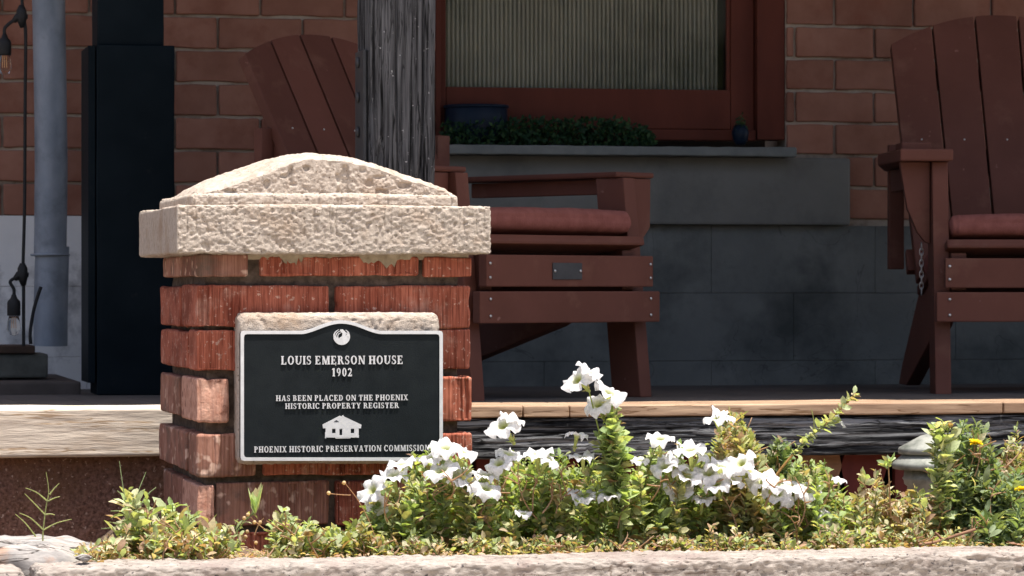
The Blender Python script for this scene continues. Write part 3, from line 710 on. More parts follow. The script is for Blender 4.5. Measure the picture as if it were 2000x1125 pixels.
# mortar core
p, f = rbox((bx0 + .019, bx1 - .021, BYF + .019, byb - .019, -.6, zb1 - .001), .004, (.006, .012, .006), lambda p, n: .006 * fbm(p, 24, 3, 131) + .002 * vn(p, 120, 133))
mk('mortar_core', p, f, M['mortar'], pl, loc=((cx0 + cx1) / 2, 6.3, -.3), smooth=True)
box('mortar_bed', (bx0 + .004, bx1 - .004, BYF + .004, byb - .004, zb1 - .010, zb1 + .002), M['mortar_light'], pl, bevel=.003)
def pbrick(u0, u1, v0, v1, yo=0, mat='brick', groove=1.0, seed=0, side=None, r=.0045, d=.1):
    """front brick between pixel edges; side=(y0,y1) makes a brick on the left face"""
    zt, zb = Z(v0, 640, BYF), Z(v1, 640, BYF)
    if side is None:
        b = (X(u0, BYF) if u0 > 380 else bx0 + .0005 + (u0 - 375) * 0, X(u1, BYF) if u1 < 915 else bx1 - yo * .4, BYF + yo, BYF + d, zb, zt); step = (.00135, .012, .005)
    else: b = (bx0 + yo, bx0 + .05, side[0], side[1], zb, zt); step = (.012, .006, .006)
    def dsp(p, n):
        q = p.copy(); q[:, 2] = 0; q[:, 1] = 0
        fr = np.clip(-n[:, 1], 0, 1)
        g = fbm(q + seed * 1.3, 185, 2, 200 + seed); gm = np.clip(.55 + 1.6 * fbm(p * np.array([1, 1, .4]), 14, 2, 210 + seed), .1, 1.3)
        d_ = fr * groove * gm * (-.0060 * np.clip(g + .10, 0, .5) * 3 - .0022 * (np.sin(q[:, 0] * 1130 + 3 * g) > .72)) if groove else 0
        return d_ + .0024 * fbm(p + seed, 28, 3, 220 + seed) + .0010 * fbm(p, 130, 2, 230)+ .004 * fbm(p + seed * 2, 8, 2, 240) - .006 * np.clip(vn(p + seed, 34, 250) - .30, 0, .1) * 6 * (1 - fr * .6)
    p, f = rbox(b, r, step, dsp); c = [(b[0] + b[1]) / 2, b[2], (b[4] + b[5]) / 2]
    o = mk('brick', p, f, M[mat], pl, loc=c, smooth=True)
    return o
sd_ = 0
rows = [  # v0, v1, [(u0,u1,mat,yo)], [(depth0, depth1, mat)]  depth as fraction of the side
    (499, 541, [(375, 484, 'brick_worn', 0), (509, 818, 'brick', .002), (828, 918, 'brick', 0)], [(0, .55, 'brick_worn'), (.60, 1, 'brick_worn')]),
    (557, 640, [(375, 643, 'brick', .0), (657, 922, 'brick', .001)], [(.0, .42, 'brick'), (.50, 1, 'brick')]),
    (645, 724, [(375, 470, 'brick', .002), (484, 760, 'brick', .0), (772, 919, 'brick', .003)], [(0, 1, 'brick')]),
    (739, 825, [(375, 447, 'brick_sunlit', .0), (470, 700, 'brick', .0), (714, 921, 'brick', .0)], [(0, .42, 'brick_worn'), (.50, 1, 'brick')]),
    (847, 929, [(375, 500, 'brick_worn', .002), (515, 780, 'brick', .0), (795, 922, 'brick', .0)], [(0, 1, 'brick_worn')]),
    (942, 1026, [(375, 420, 'brick_sunlit', -.002), (421.5, 643, 'brick_worn', .003), (657, 920, 'brick', .0)], [(0, .45, 'brick_worn'), (.52, 1, 'brick_worn')]),
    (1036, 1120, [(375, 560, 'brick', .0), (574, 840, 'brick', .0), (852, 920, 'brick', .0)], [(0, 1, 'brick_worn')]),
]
SD0, SD1 = BYF + .002, byb - .002
for v0, v1, fr, sdl in rows:
    for j, (u0, u1, mt, yo) in enumerate(fr):
        sd_ += 1; v0j, v1j = v0 + random.uniform(-2.5, 3), v1 + random.uniform(-3, 2); yo += random.uniform(-.004, .003)
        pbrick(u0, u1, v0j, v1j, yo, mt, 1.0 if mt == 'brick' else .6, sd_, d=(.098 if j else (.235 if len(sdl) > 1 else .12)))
    for j, (a, b_, mt) in enumerate(sdl):
        sd_ += 1; q0 = .255 if len(sdl) > 1 else .123; y0 = BYF + q0; y1 = SD1
        if j and len(sdl) > 1: continue
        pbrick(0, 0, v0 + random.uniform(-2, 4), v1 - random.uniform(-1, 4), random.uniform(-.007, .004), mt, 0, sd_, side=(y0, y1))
# mortar squeezed out under the cap
for (ua, ub, vb) in ((392, 480, 535), (540, 600, 522), (690, 815, 526)):
    n = 26; uu = np.linspace(ua, ub, n); prof_ = [vb - 6 - (vb - 500) * (abs(2 * t - 1) ** 2.2) + random.uniform(-4.5, 4.5) - (6 if (int(t * 9) % 3 == 0) else 0) for t in np.linspace(0, 1, n)]
    ptt = [(X(u, BYF), Z(max(v, 500), u, BYF)) for u, v in zip(uu, prof_)] + [(X(u, BYF), Z(496, u, BYF)) for u in uu[::-1]]
    prism('mortar_smear', ptt, BYF - .0015, BYF + .012, M['mortar_light'], pl)
# plaque mount: a rough concrete slab
MYF = CYF + .002
ax0, ax1 = X(465, MYF), X(859, MYF)
p, f = rbox((ax0, ax1, MYF, BYF + .03, Z(906, 660, MYF), Z(611, 660, MYF)), .014, (.003, .006, .003), conc_disp)
mk('plaque_mount', p, f, M['concrete'], pl, loc=P(660, 760, MYF), smooth=True)

# ================================================================== PLAQUE
QY = MYF - .016
pq = thing('plaque', 'black metal historic plaque with raised silver letters and border on the brick pillar', 'plaque', P(667, 900, QY))
def arch(off):
    """outline of the plate in pixels, shrunk by off"""
    L, R_, Tp, B_ = 470 + off, 865 - off, 646 + off, 900 - off
    pts = [(L + 6, B_), (L + 1.5, B_ - 1.5), (L, B_ - 6), (L, Tp + 6), (L + 1.5, Tp + 1.5), (L + 6, Tp)]
    for t in np.linspace(0, 1, 30):
        u = 588 + t * 158; s = .5 - .5 * cos(2 * pi * t); s = s ** .85
        pts.append((u, Tp - 20.5 * s))
    pts += [(R_ - 6, Tp), (R_ - 1.5, Tp + 1.5), (R_, Tp + 6), (R_, B_ - 6), (R_ - 1.5, B_ - 1.5), (R_ - 6, B_)]
    return pts
def toxz(pts, Y): return [(X(u, Y), Z(v, u, Y)) for u, v in pts][::-1]
prism('plate', toxz(arch(0.6), QY), QY + .002, MYF + .004, M['plate'], pq)
o_, i_ = arch(0), arch(6.5); n = len(o_)
oo, in_ = toxz(o_, QY), toxz(i_, QY); yf = QY - .0002; yb_ = QY + .004
V = [(x, yf, z) for x, z in oo] + [(x, yf, z) for x, z in in_] + [(x, yb_, z) for x, z in oo] + [(x, yb_, z) for x, z in in_]
Fq = []
for i in range(n):
    j = (i + 1) % n
    Fq += [(i, j, n + j, n + i), (i, 2 * n + i, 2 * n + j, j), (n + i, n + j, 3 * n + j, 3 * n + i)]
mk('border', V, Fq, M['alu'], pq, loc=P(667, 760, QY))
# ---- a bold serif alphabet from slabs
def rct(a, b, c, d): return [(a, b), (c, b), (c, d), (a, d)]
def arcb(cx, cy, rx, ry, ix, iy, a0, a1, n=12, dx=0):
    t = np.radians(np.linspace(a0, a1, n))
    return [[(cx + rx * cos(a), cy + ry * sin(a)), (cx + rx * cos(b), cy + ry * sin(b)), (cx + dx + ix * cos(b), cy + iy * sin(b)), (cx + dx + ix * cos(a), cy + iy * sin(a))] for a, b in zip(t[:-1], t[1:])]
S, T0, H0 = .215, .09, .09
def stem(x, y0=0, y1=1, w_=S, sb=True, st=True):
    r = [rct(x, y0, x + w_, y1)]
    if sb: r.append(rct(x - .07, y0, x + w_ + .07, y0 + H0))
    if st: r.append(rct(x - .07, y1 - H0, x + w_ + .07, y1))
    return r
def diag(x0, y0, x1, y1, w_): return [[(x0, y0), (x0 + w_, y0), (x1 + w_, y1), (x1, y1)]]
G = {
 'I': (.34, stem(.075)),
 'L': (.70, stem(.075) + [rct(.07, 0, .66, .10), rct(.58, 0, .66, .28)]),
 'E': (.72, stem(.075) + [rct(.07, 0, .66, .10), rct(.59, 0, .67, .28), rct(.07, .90, .64, 1), rct(.56, .74, .64, 1), rct(.2, .46, .50, .55), rct(.44, .36, .50, .65)]),
 'H': (.86, stem(.075) + stem(.58) + [rct(.2, .45, .62, .55)]),
 'N': (.88, stem(.10, w_=.115) + stem(.70, w_=.115, sb=False) + diag(.62, 0, .07, 1, .22)),
 'M': (1.04, stem(.10, w_=.115) + stem(.77) + diag(.44, .0, .10, 1, .20) + diag(.46, 0, .74, 1, .10)),
 'O': (.84, arcb(.42, .5, .39, .52, .19, .42, 0, 360, 25)),
 'C': (.78, arcb(.42, .5, .39, .52, .19, .42, 48, 312, 19) + [rct(.63, .66, .72, .98), rct(.63, .04, .70, .26)]),
 'G': (.82, arcb(.42, .5, .39, .52, .19, .42, 48, 300, 19) + [rct(.63, .66, .72, .98), rct(.58, .03, .75, .42), rct(.50, .38, .82, .46)]),
 'U': (.84, stem(.075, .3, 1, sb=False) + stem(.66, .3, 1, w_=.115, sb=False) + arcb(.4125, .34, .3375, .36, .16, .26, 180, 360, 12)),
 'S': (.62, arcb(.31, .735, .25, .28, .10, .19, 35, 250, 11) + arcb(.31, .265, .27, .28, .11, .19, -130, 92, 11) + [[(.16, .62), (.24, .44), (.50, .34), (.44, .54)], rct(.47, .70, .54, .99), rct(.05, .01, .12, .30)]),
 'R': (.80, stem(.075) + arcb(.36, .74, .27, .26, .09, .17, -90, 90, 11) + [rct(.2, .9, .37, 1), rct(.2, .47, .38, .57)] + diag(.60, 0, .36, .5, .20) + [rct(.58, 0, .84, H0)]),
 'P': (.70, stem(.075) + arcb(.36, .73, .29, .27, .10, .18, -90, 90, 11) + [rct(.2, .9, .37, 1), rct(.2, .45, .38, .55)]),
 'B': (.74, stem(.075) + arcb(.36, .75, .25, .25, .08, .16, -90, 90, 11) + arcb(.37, .27, .31, .27, .11, .18, -90, 90, 11) + [rct(.2, .9, .37, 1), rct(.2, .47, .39, .56), rct(.2, 0, .38, .10)]),
 'D': (.82, stem(.075) + arcb(.36, .5, .40, .5, .20, .40, -90, 90, 15) + [rct(.2, .9, .37, 1), rct(.2, 0, .37, .10)]),
 'T': (.76, stem(.285, st=False) + [rct(.04, .90, .72, 1), rct(.04, .68, .12, 1), rct(.64, .68, .72, 1)]),
 'A': (.84, diag(.10, 0, .36, 1, .10) + diag(.58, 0, .36, 1, .20) + [rct(.2, .28, .62, .37), rct(.02, 0, .28, H0), rct(.50, 0, .86, H0)]),
 'V': (.84, diag(.34, 0, .08, 1, .20) + diag(.40, 0, .66, 1, .10) + [rct(0, 1 - H0, .36, 1), rct(.56, 1 - H0, .84, 1)]),
 'X': (.84, diag(.56, 0, .08, 1, .20) + diag(.12, 0, .62, 1, .10) + [rct(0, 1 - H0, .34, 1), rct(.52, 1 - H0, .80, 1), rct(.02, 0, .30, H0), rct(.48, 0, .84, H0)]),
 'Y': (.82, stem(.31, 0, .45, st=False) + diag(.33, .42, .08, 1, .20) + diag(.40, .42, .64, 1, .10) + [rct(0, 1 - H0, .34, 1), rct(.54, 1 - H0, .82, 1)]),
 '1': (.52, stem(.17, st=False) + [[(.05, .78), (.2, .82), (.2, 1), (.05, .88)]]),
 '9': (.64, arcb(.30, .68, .26, .33, .09, .24, 0, 360, 19) + arcb(.16, .62, .40, .63, .22, .54, -78, 0, 9)),
 '0': (.64, arcb(.31, .5, .28, .52, .10, .42, 0, 360, 21)),
 '2': (.62, arcb(.29, .72, .26, .29, .08, .20, -20, 170, 11) + [[(.04, .02), (.26, .02), (.54, .62), (.36, .56)], rct(.04, 0, .58, .15), rct(.50, 0, .58, .26)]),
}
LD = .0021
gm_cache = {}
def glyph(ch, s):
    k = (ch, s)
    if k in gm_cache: return gm_cache[k]
    parts = []
    for i, q in enumerate(G[ch][1]):
        y0 = -LD + (i % 12) * .00002; n = len(q)
        area = sum(q[a][0] * q[(a + 1) % n][1] - q[(a + 1) % n][0] * q[a][1] for a in range(n))
        if area < 0: q = q[::-1]
        V = [(x * s * 1.0, y0, z * s) for x, z in q] + [(x * s, .002, z * s) for x, z in q]
        parts.append((V, [tuple(range(n)), tuple(range(2 * n - 1, n - 1, -1))] + [(a, a + n, (a + 1) % n + n, (a + 1) % n) for a in range(n)]))
    V, Fq = merge(parts); me = bpy.data.meshes.new('letter'); me.from_pydata(V, [], Fq); me.update(); me.materials.append(M['alu']); gm_cache[k] = me
    return me
def text(line, u0, u1, v0, v1):
    h = (Z(v0, 667, QY) - Z(v1, 667, QY)); x0, x1 = X(u0, QY), X(u1, QY); zb = Z(v1, 667, QY)
    gap, sp = .13, .36
    tot = 0
    for ch in line: tot += sp if ch == ' ' else G[ch][0] + gap
    tot -= gap; kx = (x1 - x0) / (tot * h); x = x0
    for ch in line:
        if ch == ' ': x += sp * h * kx; continue
        me = glyph(ch, round(h, 5)); o = bpy.data.objects.new('letter', me); COL.objects.link(o); o.parent = pq
        o.location = Vector((x, QY + .002, zb)) - WP[pq.name]; o.scale = (kx, 1, 1)
        x += (G[ch][0] + gap) * h * kx
text('LOUIS EMERSON HOUSE', 549, 787, 695, 711.5)
text('1902', 648, 688, 719, 735)
text('HAS BEEN PLACED ON THE PHOENIX', 539, 797, 771.5, 782.5)
text('HISTORIC PROPERTY REGISTER', 557, 779, 787, 797.8)
text('PHOENIX HISTORIC PRESERVATION COMMISSION', 496.5, 839, 870.5, 882.2)
# ---- round bird emblem: rising wings curl round a head
def px_slab(name, polys, col, dep=.0022, par=None):
    parts = []
    for i, q in enumerate(polys):
        q = [(X(u, QY), Z(v, u, QY)) for u, v in q]; n = len(q)
        area = sum(q[a][0] * q[(a + 1) % n][1] - q[(a + 1) % n][0] * q[a][1] for a in range(n))
        if area < 0: q = q[::-1]
        y0 = QY + .002 - dep + (i % 14) * .00002
        V = [(x, y0, z) for x, z in q] + [(x, QY + .004, z) for x, z in q]
        parts.append((V, [tuple(range(n)), tuple(range(2 * n - 1, n - 1, -1))] + [(a, a + n, (a + 1) % n + n, (a + 1) % n) for a in range(n)]))
    V, Fq = merge(parts); return mk(name, V, Fq, col, par or pq, loc=np.mean(V, axis=0))
ec = (667.5, 657.5)
def sweep(R, r0, a0, a1, w0, w1, n=14):
    out = []; pr_ = None
    for t in np.linspace(0, 1, n):
        a = radians(a0 + (a1 - a0) * t); rr = R + (r0 - R) * t; ww = w0 + (w1 - w0) * t
        c = (ec[0] + rr * cos(a), ec[1] - rr * sin(a)); d = (cos(a) * ww / 2, -sin(a) * ww / 2)
        cu_ = ((c[0] + d[0], c[1] + d[1]), (c[0] - d[0], c[1] - d[1]))
        if pr_: out.append([pr_[0], cu_[0], cu_[1], pr_[1]])
        pr_ = cu_
    return out
ep = []
pr_ = None
for t in np.linspace(0, 1, 30):
    a = radians(168 + 232 * t); th = 1.5 + 13.5 * sin(pi * t) ** .8
    c_o = (ec[0] + 16.2 * cos(a), ec[1] - 16.2 * sin(a)); c_i = (ec[0] + (16.2 - th) * cos(a), ec[1] - (16.2 - th) * sin(a))
    if pr_: ep.append([pr_[0], c_o, c_i, pr_[1]])
    pr_ = (c_o, c_i)
ep += sweep(14.6, 15.4, 112, 170, .8, 2.6) + sweep(11.2, 12.0, 100, 205, .8, 3.0) + sweep(7.6, 8.0, 95, 225, .8, 2.6) + sweep(15.0, 15.4, 60, 28, .8, 2.6) + sweep(11.0, 12.2, 62, -5, .8, 2.8)
ep += [[(664, 644), (669, 643), (674, 647), (676, 653), (674, 661), (667, 664), (663, 660), (668, 657), (669, 651), (666, 648)]]
px_slab('bird_emblem', ep, M['alu'])
# ---- little house relief
hs = px_slab('house_relief', [
    [(630, 829.5), (664, 812), (667, 813.5), (670, 811), (673, 814), (706, 829.5), (705, 836.5), (631, 836.5)],
    [(636, 836), (648.5, 836), (648.5, 854), (636, 854)], [(655.5, 836), (663, 836), (663, 854), (655.5, 854)], [(668.5, 836), (685, 836), (685, 854), (668.5, 854)],
    [(692, 836), (700.5, 836), (700.5, 854), (692, 854)], [(648.4, 846), (655.6, 846), (655.6, 851), (648.4, 851)], [(684.9, 846), (692.1, 846), (692.1, 851), (684.9, 851)],
    [(648.4, 836), (655.6, 836), (655.6, 837.6), (648.4, 837.6)], [(684.9, 836), (692.1, 836), (692.1, 837.6), (684.9, 837.6)], [(662.9, 836), (668.6, 836), (668.6, 838), (662.9, 838)],
    [(635, 844), (637, 844), (637, 856), (635, 856)], [(636, 850), (701, 850), (701, 855), (686, 854.5), (684, 856), (656, 856.5), (654, 854.5), (636, 855)]], M['alu'])
px_slab('gable_vent', [[(652, 823.5), (657, 820.5), (662, 823.5)]], M['plate'], .0026, hs)

# ================================================================== WINDOW SILL THINGS
# leafy planting on the sill, glazed pot
def leaf_block(pos, ax, nr, L, W, col, seg=3, fold=.35, curl=.5):
    """vectorised leaves: pos base, ax pointing direction, nr face normal; returns V,F,tint"""
    n = len(pos); ax = ax / np.linalg.norm(ax, axis=1, keepdims=True)
    sd = np.cross(ax, nr); sd /= np.maximum(np.linalg.norm(sd, axis=1, keepdims=True), 1e-6); up = np.cross(sd, ax)
    prof = {3: [(0, .12), (.38, .5), (.75, .40), (1, .02)], 2: [(0, .2), (.5, .5), (1, .05)]}[seg]
    rows_ = []
    for t, wd in prof:
        cen = pos + ax * (L * t)[:, None] - up * (L * curl * t * t * .5)[:, None]
        for s in (-1, 0, 1):
            rows_.append(cen + sd * (s * W * wd)[:, None] + up * (abs(s) * W * wd * fold)[:, None])
    V = np.stack(rows_, 1); m_ = V.shape[1]
    fs = []
    for r in range(len(prof) - 1):
        for s in (0, 1):
            a = r * 3 + s; fs.append([a, a + 1, a + 4, a + 3])
    fs = np.array(fs); Fq = (fs[None] + (np.arange(n) * m_)[:, None, None]).reshape(-1, 4)
    tint = np.repeat(np.concatenate([col, np.ones((n, 1))], 1), m_, axis=0)
    return V.reshape(-1, 3), Fq, tint
def rnd_unit(n, zmin=-1):
    v = RS.normal(size=(n, 3)); v /= np.linalg.norm(v, axis=1, keepdims=True); v[:, 2] = np.maximum(v[:, 2], zmin); return v
PAL = {
 'fresh': [(.19, .26, .095), (.23, .30, .12), (.30, .36, .16), (.14, .20, .075), (.35, .37, .20), (.31, .25, .15), (.17, .22, .09), (.20, .27, .12)],
 'olive': [(.20, .24, .10), (.27, .30, .15), (.15, .19, .08), (.34, .35, .20), (.34, .23, .14), (.26, .27, .13), (.29, .19, .11)],
 'dry': [(.33, .26, .18), (.40, .34, .25), (.24, .28, .14), (.23, .15, .10), (.40, .37, .27), (.25, .29, .16), (.19, .12, .08), (.22, .27, .13)],
 'deep': [(.10, .15, .07), (.13, .18, .09), (.18, .22, .12), (.08, .12, .055), (.22, .25, .15)],
 'pale': [(.27, .34, .17), (.32, .38, .22), (.21, .28, .13), (.38, .40, .26), (.30, .27, .17)],
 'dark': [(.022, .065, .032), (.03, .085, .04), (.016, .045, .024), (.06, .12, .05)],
}
def cols(pal, n):
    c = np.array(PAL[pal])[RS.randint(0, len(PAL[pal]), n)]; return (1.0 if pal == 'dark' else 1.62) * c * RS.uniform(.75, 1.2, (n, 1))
iv = thing('sill_plant', 'low dark green leafy plant spreading along the window sill', 'plant', P(1060, 285, SY + .06))
n = 2600; t_ = RS.uniform(0, 1, n); uu = 862 + 415 * t_; Yv = RS.uniform(SY + .01, WY - .0, n)
topv_ = np.interp(uu, [860, 960, 1000, 1200, 1260, 1280], [238, 236, 229, 232, 248, 270]); vv = topv_ + (284 - topv_) * RS.uniform(0, 1, n) ** .8
pos = np.array([P(u, v, SY + .05)[:] for u, v in zip(uu, vv)]); pos[:, 1] = Yv; pos[:, 0] += (Yv - SY - .05) * .2
pos[:, 2] = np.maximum(pos[:, 2], Z(285, 1100, SY) + .004)
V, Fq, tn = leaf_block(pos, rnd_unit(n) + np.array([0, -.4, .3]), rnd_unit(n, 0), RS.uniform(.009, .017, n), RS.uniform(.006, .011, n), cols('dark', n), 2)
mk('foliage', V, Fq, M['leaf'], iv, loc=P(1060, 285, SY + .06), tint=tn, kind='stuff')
pt = thing('glazed_pot', 'low dark blue glazed pot at the left end of the window sill', 'pot', P(930, 240, SY + .1)); cpt = P(930, 283, SY + .12)
V, Fq = lathe([(.05, 0), (.078, .02), (.086, .05), (.084, .10), (.080, .104), (.074, .10), (.07, .06)], cpt, 28); mk('pot_body', V, Fq, M['pot'], pt, loc=cpt, smooth=True)
V, Fq = lathe([(.083, .098), (.089, .100), (.088, .107), (.078, .106)], cpt, 28); mk('pot_rim', V, Fq, M['pot'], pt, loc=cpt, smooth=True)
kb = thing('round_pot', 'small dark round pot at the right end of the window sill', 'pot', P(1446, 262, SY + .1)); ck = P(1446, 283, SY + .09)
V, Fq = lathe([(.012, 0), (.020, .012), (.024, .034), (.018, .052), (.010, .056)], ck, 20); mk('pot_body', V, Fq, M['pot'], kb, loc=ck, smooth=True)
n = 60; pos = np.array(ck[:]) + np.array([0, 0, .06]) + RS.normal(size=(n, 3)) * .010
V, Fq, tn = leaf_block(pos, rnd_unit(n), rnd_unit(n, 0), RS.uniform(.008, .014, n), RS.uniform(.004, .007, n), cols('dark', n), 2); mk('foliage', V, Fq, M['leaf'], kb, loc=ck, tint=tn, kind='stuff')

# ================================================================== GARDEN LIGHT
GYL = 6.3
gl_ = thing('garden_light', 'grey tiered metal garden light standing behind the plants at the right', 'garden light', P(1815, 1060, GYL))
def gz(v): return Z(v, 1800, GYL)
cgl = P(1812, 900, GYL); sx_ = 1 / (F / (GYL / ray(1812)[1]))
def tier(name, prof, **k):
    V, Fq = lathe([(r * sx_, gz(v)) for r, v in prof][::-1], (cgl[0], cgl[1], 0), 28); return mk(name, V, Fq, M['lamp'], gl_, loc=(cgl[0], cgl[1], gz(prof[-1][1])), smooth=True)
tier('top_shade', [(2, 848), (14, 851), (34, 862), (56, 874), (58, 877), (58, 885), (54, 887), (20, 888)])
tier('lower_shade', [(20, 884), (50, 888), (68, 903), (70, 907), (69, 915), (60, 917), (20, 918)])
tier('lamp_body', [(20, 914), (46, 918), (47, 930), (50, 934), (47, 938), (46, 945), (40, 950), (40, 1075), (44, 1078)])

# ================================================================== PLANTS
SOILZ = -.455
def stemmesh(paths, r=.0016, n=5): return merge([tube(p_, [r * (1 - .5 * i / len(p_)) for i in range(len(p_))], n) for p_ in paths])
def arrays(paths_leaves): pass
LK = 1.06
def plant_build(root, stems, pal, leafL, leafW, dens, stem_r=.0016, spread=.9, flat=.2, seg=3, jitter=.004, stemcol='olive', start=.15, dry=.12, ratio_up=.35):
    """stems: list of lists of Vector; leaves set spirally along them"""
    pos = []; ax = []; nr = []; L = []; SI = []
    leafL = leafL * LK; dens = dens * 1.5 / LK ** .8; leafW *= 1.12
    for si, st in enumerate(stems):
        pts = [np.array(p_[:]) for p_ in st]; seglen = [np.linalg.norm(pts[i + 1] - pts[i]) for i in range(len(pts) - 1)]; tot = sum(seglen)
        nl = max(3, int(tot * dens)); ang = random.uniform(0, 6)
        for k in range(nl):
            t = start + (1 - start) * (k + random.random()) / nl; d_ = t * tot; i = 0
            while i < len(seglen) - 1 and d_ > seglen[i]: d_ -= seglen[i]; i += 1
            b_ = pts[i] + (pts[i + 1] - pts[i]) * min(1, d_ / max(seglen[i], 1e-6)); tg = (pts[i + 1] - pts[i]) / max(seglen[i], 1e-6)
            ang += 2.4 + random.uniform(-.3, .3); a_ = np.cross(tg, [.3, .5, .1]); a_ /= np.linalg.norm(a_); c_ = np.cross(tg, a_)
            out = a_ * cos(ang) + c_ * sin(ang) + RS.normal(size=3) * .25
            dr = out * spread + tg * (.35 + .5 * t) + np.array([0, 0, ratio_up * .2])
            SI.append(si); pos.append(b_ + out * .001); ax.append(dr); nr.append(tg * .6 + np.array([.1, -.25, 1.0]) + RS.normal(size=3) * .6); L.append(random.choice((.45, .6, .8, .95, 1.1, 1.35)) * random.uniform(.9, 1.1) * (1 - .35 * max(0, t - .8) / .2))
    n = len(pos); pos = np.array(pos) + RS.normal(size=(n, 3)) * jitter * .4; L = np.array(L) * leafL
    pb = np.array(PAL[pal]); sc_c = pb[RS.randint(0, len(pb), len(stems))] * RS.uniform(.7, 1.25, (len(stems), 1)); c = cols(pal, n) * .5 + sc_c[SI] * .62; isd = RS.uniform(0, 1, n) < dry * (1 + 1.5 * (pos[:, 2] < SOILZ + .05)); c[isd] = cols('dry', int(isd.sum()))
    V, Fq, tn = leaf_block(pos, np.array(ax), np.array(nr), L, L * leafW, c, seg)
    V = V + (fbm(V, 120, 2, 5) * .003)[:, None]
    mk('foliage', V, Fq, M['leaf'], root, loc=WP[root.name], tint=tn, kind='stuff')
    V, Fq = stemmesh(stems, stem_r); tn = np.tile(np.array([(*PAL[stemcol][0], 1)]), (len(V), 1)); mk('stems', V, Fq, M['leaf'], root, loc=WP[root.name], tint=tn, kind='stuff')
def curve(a, b, bend=.02, n=7):
    a, b = Vector(a), Vector(b); off = Vector((random.uniform(-1, 1), random.uniform(-1, 1), random.uniform(-.2, .6))) * bend
    return [a.lerp(b, t) + off * (4 * t * (1 - t)) for t in np.linspace(0, 1, n)]
def bush(label, top, Y0, Y1, nst, pal='fresh', leafL=.016, leafW=.55, dens=260, cat='plant', name='petunia_plant', group=None, **kw):
    us = [a for a, b in top]; vs_ = [b for a, b in top]; um = (us[0] + us[-1]) / 2
    root = thing(name, label, cat, (X(um, (Y0 + Y1) / 2), (Y0 + Y1) / 2, SOILZ), group)
    stems = []
    for k in range(nst):
        u = random.uniform(us[0], us[-1]); vt = float(np.interp(u, us, vs_)); q = random.random() ** .75 if k % 6 else 1.0; vt += random.uniform(-22, 8) if k % 6 == 0 else 0
        Y = random.uniform(Y0, Y1); v = vt + (1062 - vt) * (1 - q) * .8
        tip = P(u, v, Y); bu = um + (u - um) * .75
        base = Vector((X(bu + random.uniform(-25, 25), Y), min(Y1, max(Y0, Y + random.uniform(-.03, .03))), SOILZ - .005))
        if tip.z < base.z + .02: tip.z = base.z + .025
        stems.append(curve(base, tip, .022))
    plant_build(root, stems, pal, leafL, leafW, dens, **kw)
    tw = []
    for k in range(max(6, nst // 6)):
        u = random.uniform(us[0] + 10, us[-1] - 10); vt = float(np.interp(u, us, vs_)); Y = random.uniform(Y0 - .01, (Y0 + Y1) / 2)
        a_ = P(u + random.uniform(-40, 40), vt + random.uniform(60, 130), Y); a_.z = max(a_.z, SOILZ); e_ = P(u, vt + random.uniform(-8, 60), Y)
        cv = curve(a_, e_, .02); tw.append(cv)
        for q_ in range(2): tw.append(curve(cv[3 + q_], cv[3 + q_] + Vector((random.uniform(-.03, .03), random.uniform(-.02, .01), random.uniform(.0, .03))), .006, 4))
    V, Fq = stemmesh(tw, .0015, 4); mk('dry_twigs', V, Fq, M['leaf'], root, loc=WP[root.name], tint=np.tile([.42, .28, .18, 1], (len(V), 1)), kind='stuff')
    return root
# petunia blooms
def petunia_mesh(seed):
    rs = np.random.RandomState(seed); nr_, na = 13, 50
    V = []; tn = []
    droop = rs.uniform(.2, .8, 5); Rm = .027
    for i in range(nr_):
        t = i / (nr_ - 1)
        for k in range(na):
            a = 2 * pi * k / na; lobe = abs(cos(2.5 * a)) ** .6; j = int((a / (2 * pi) * 5 + .5)) % 5
            if t < .35: r = .0022 + .0018 * (t / .35) ** 1.4; z = -.030 + .030 * t / .35 * .91
            else:
                s = (t - .35) / .65; r = .004 + (Rm - .004) * s * (.86 + .14 * (1 - abs(sin(2.5 * a)) ** 3)) * (1 - .28 * droop[j] * s); z = -.0026 + .013 * s ** .7 - .021 * droop[j] * s ** 2.2
                z += .0034 * s * s * sin(a * 7 + seed) + .0014 * s * s * sin(a * 13 + seed * 3) + .0009 * s * s * sin(a * 21 + 2 * seed) - .0022 * s * (abs(sin(2.5 * a)) > .985)
            V.append((r * cos(a) * (1 + .05 * sin(seed)), r * sin(a), z))
            w_ = min(1, max(0, (t - .34) / .22)); g_ = np.array([.46, .50, .16]) * (1 - w_) + np.array([.80, .79, .80]) * w_
            if w_ >= 1 and t < .6 and (k % 10 == 0): g_ = g_ * np.array([.86, .85, .86])
            tn.append((*g_, 1))
    Fq = [(i * na + k, i * na + (k + 1) % na, (i + 1) * na + (k + 1) % na, (i + 1) * na + k) for i in range(nr_ - 1) for k in range(na)]
    me = bpy.data.meshes.new('flower'); me.from_pydata(V, [], Fq); me.update()
    ca = me.color_attributes.new('tint', 'FLOAT_COLOR', 'POINT'); ca.data.foreach_set('color', np.array(tn, np.float32).ravel())
    me.polygons.foreach_set('use_smooth', np.ones(len(me.polygons), bool)); me.materials.append(M['petal']); return me
PM = [petunia_mesh(s) for s in range(8)]
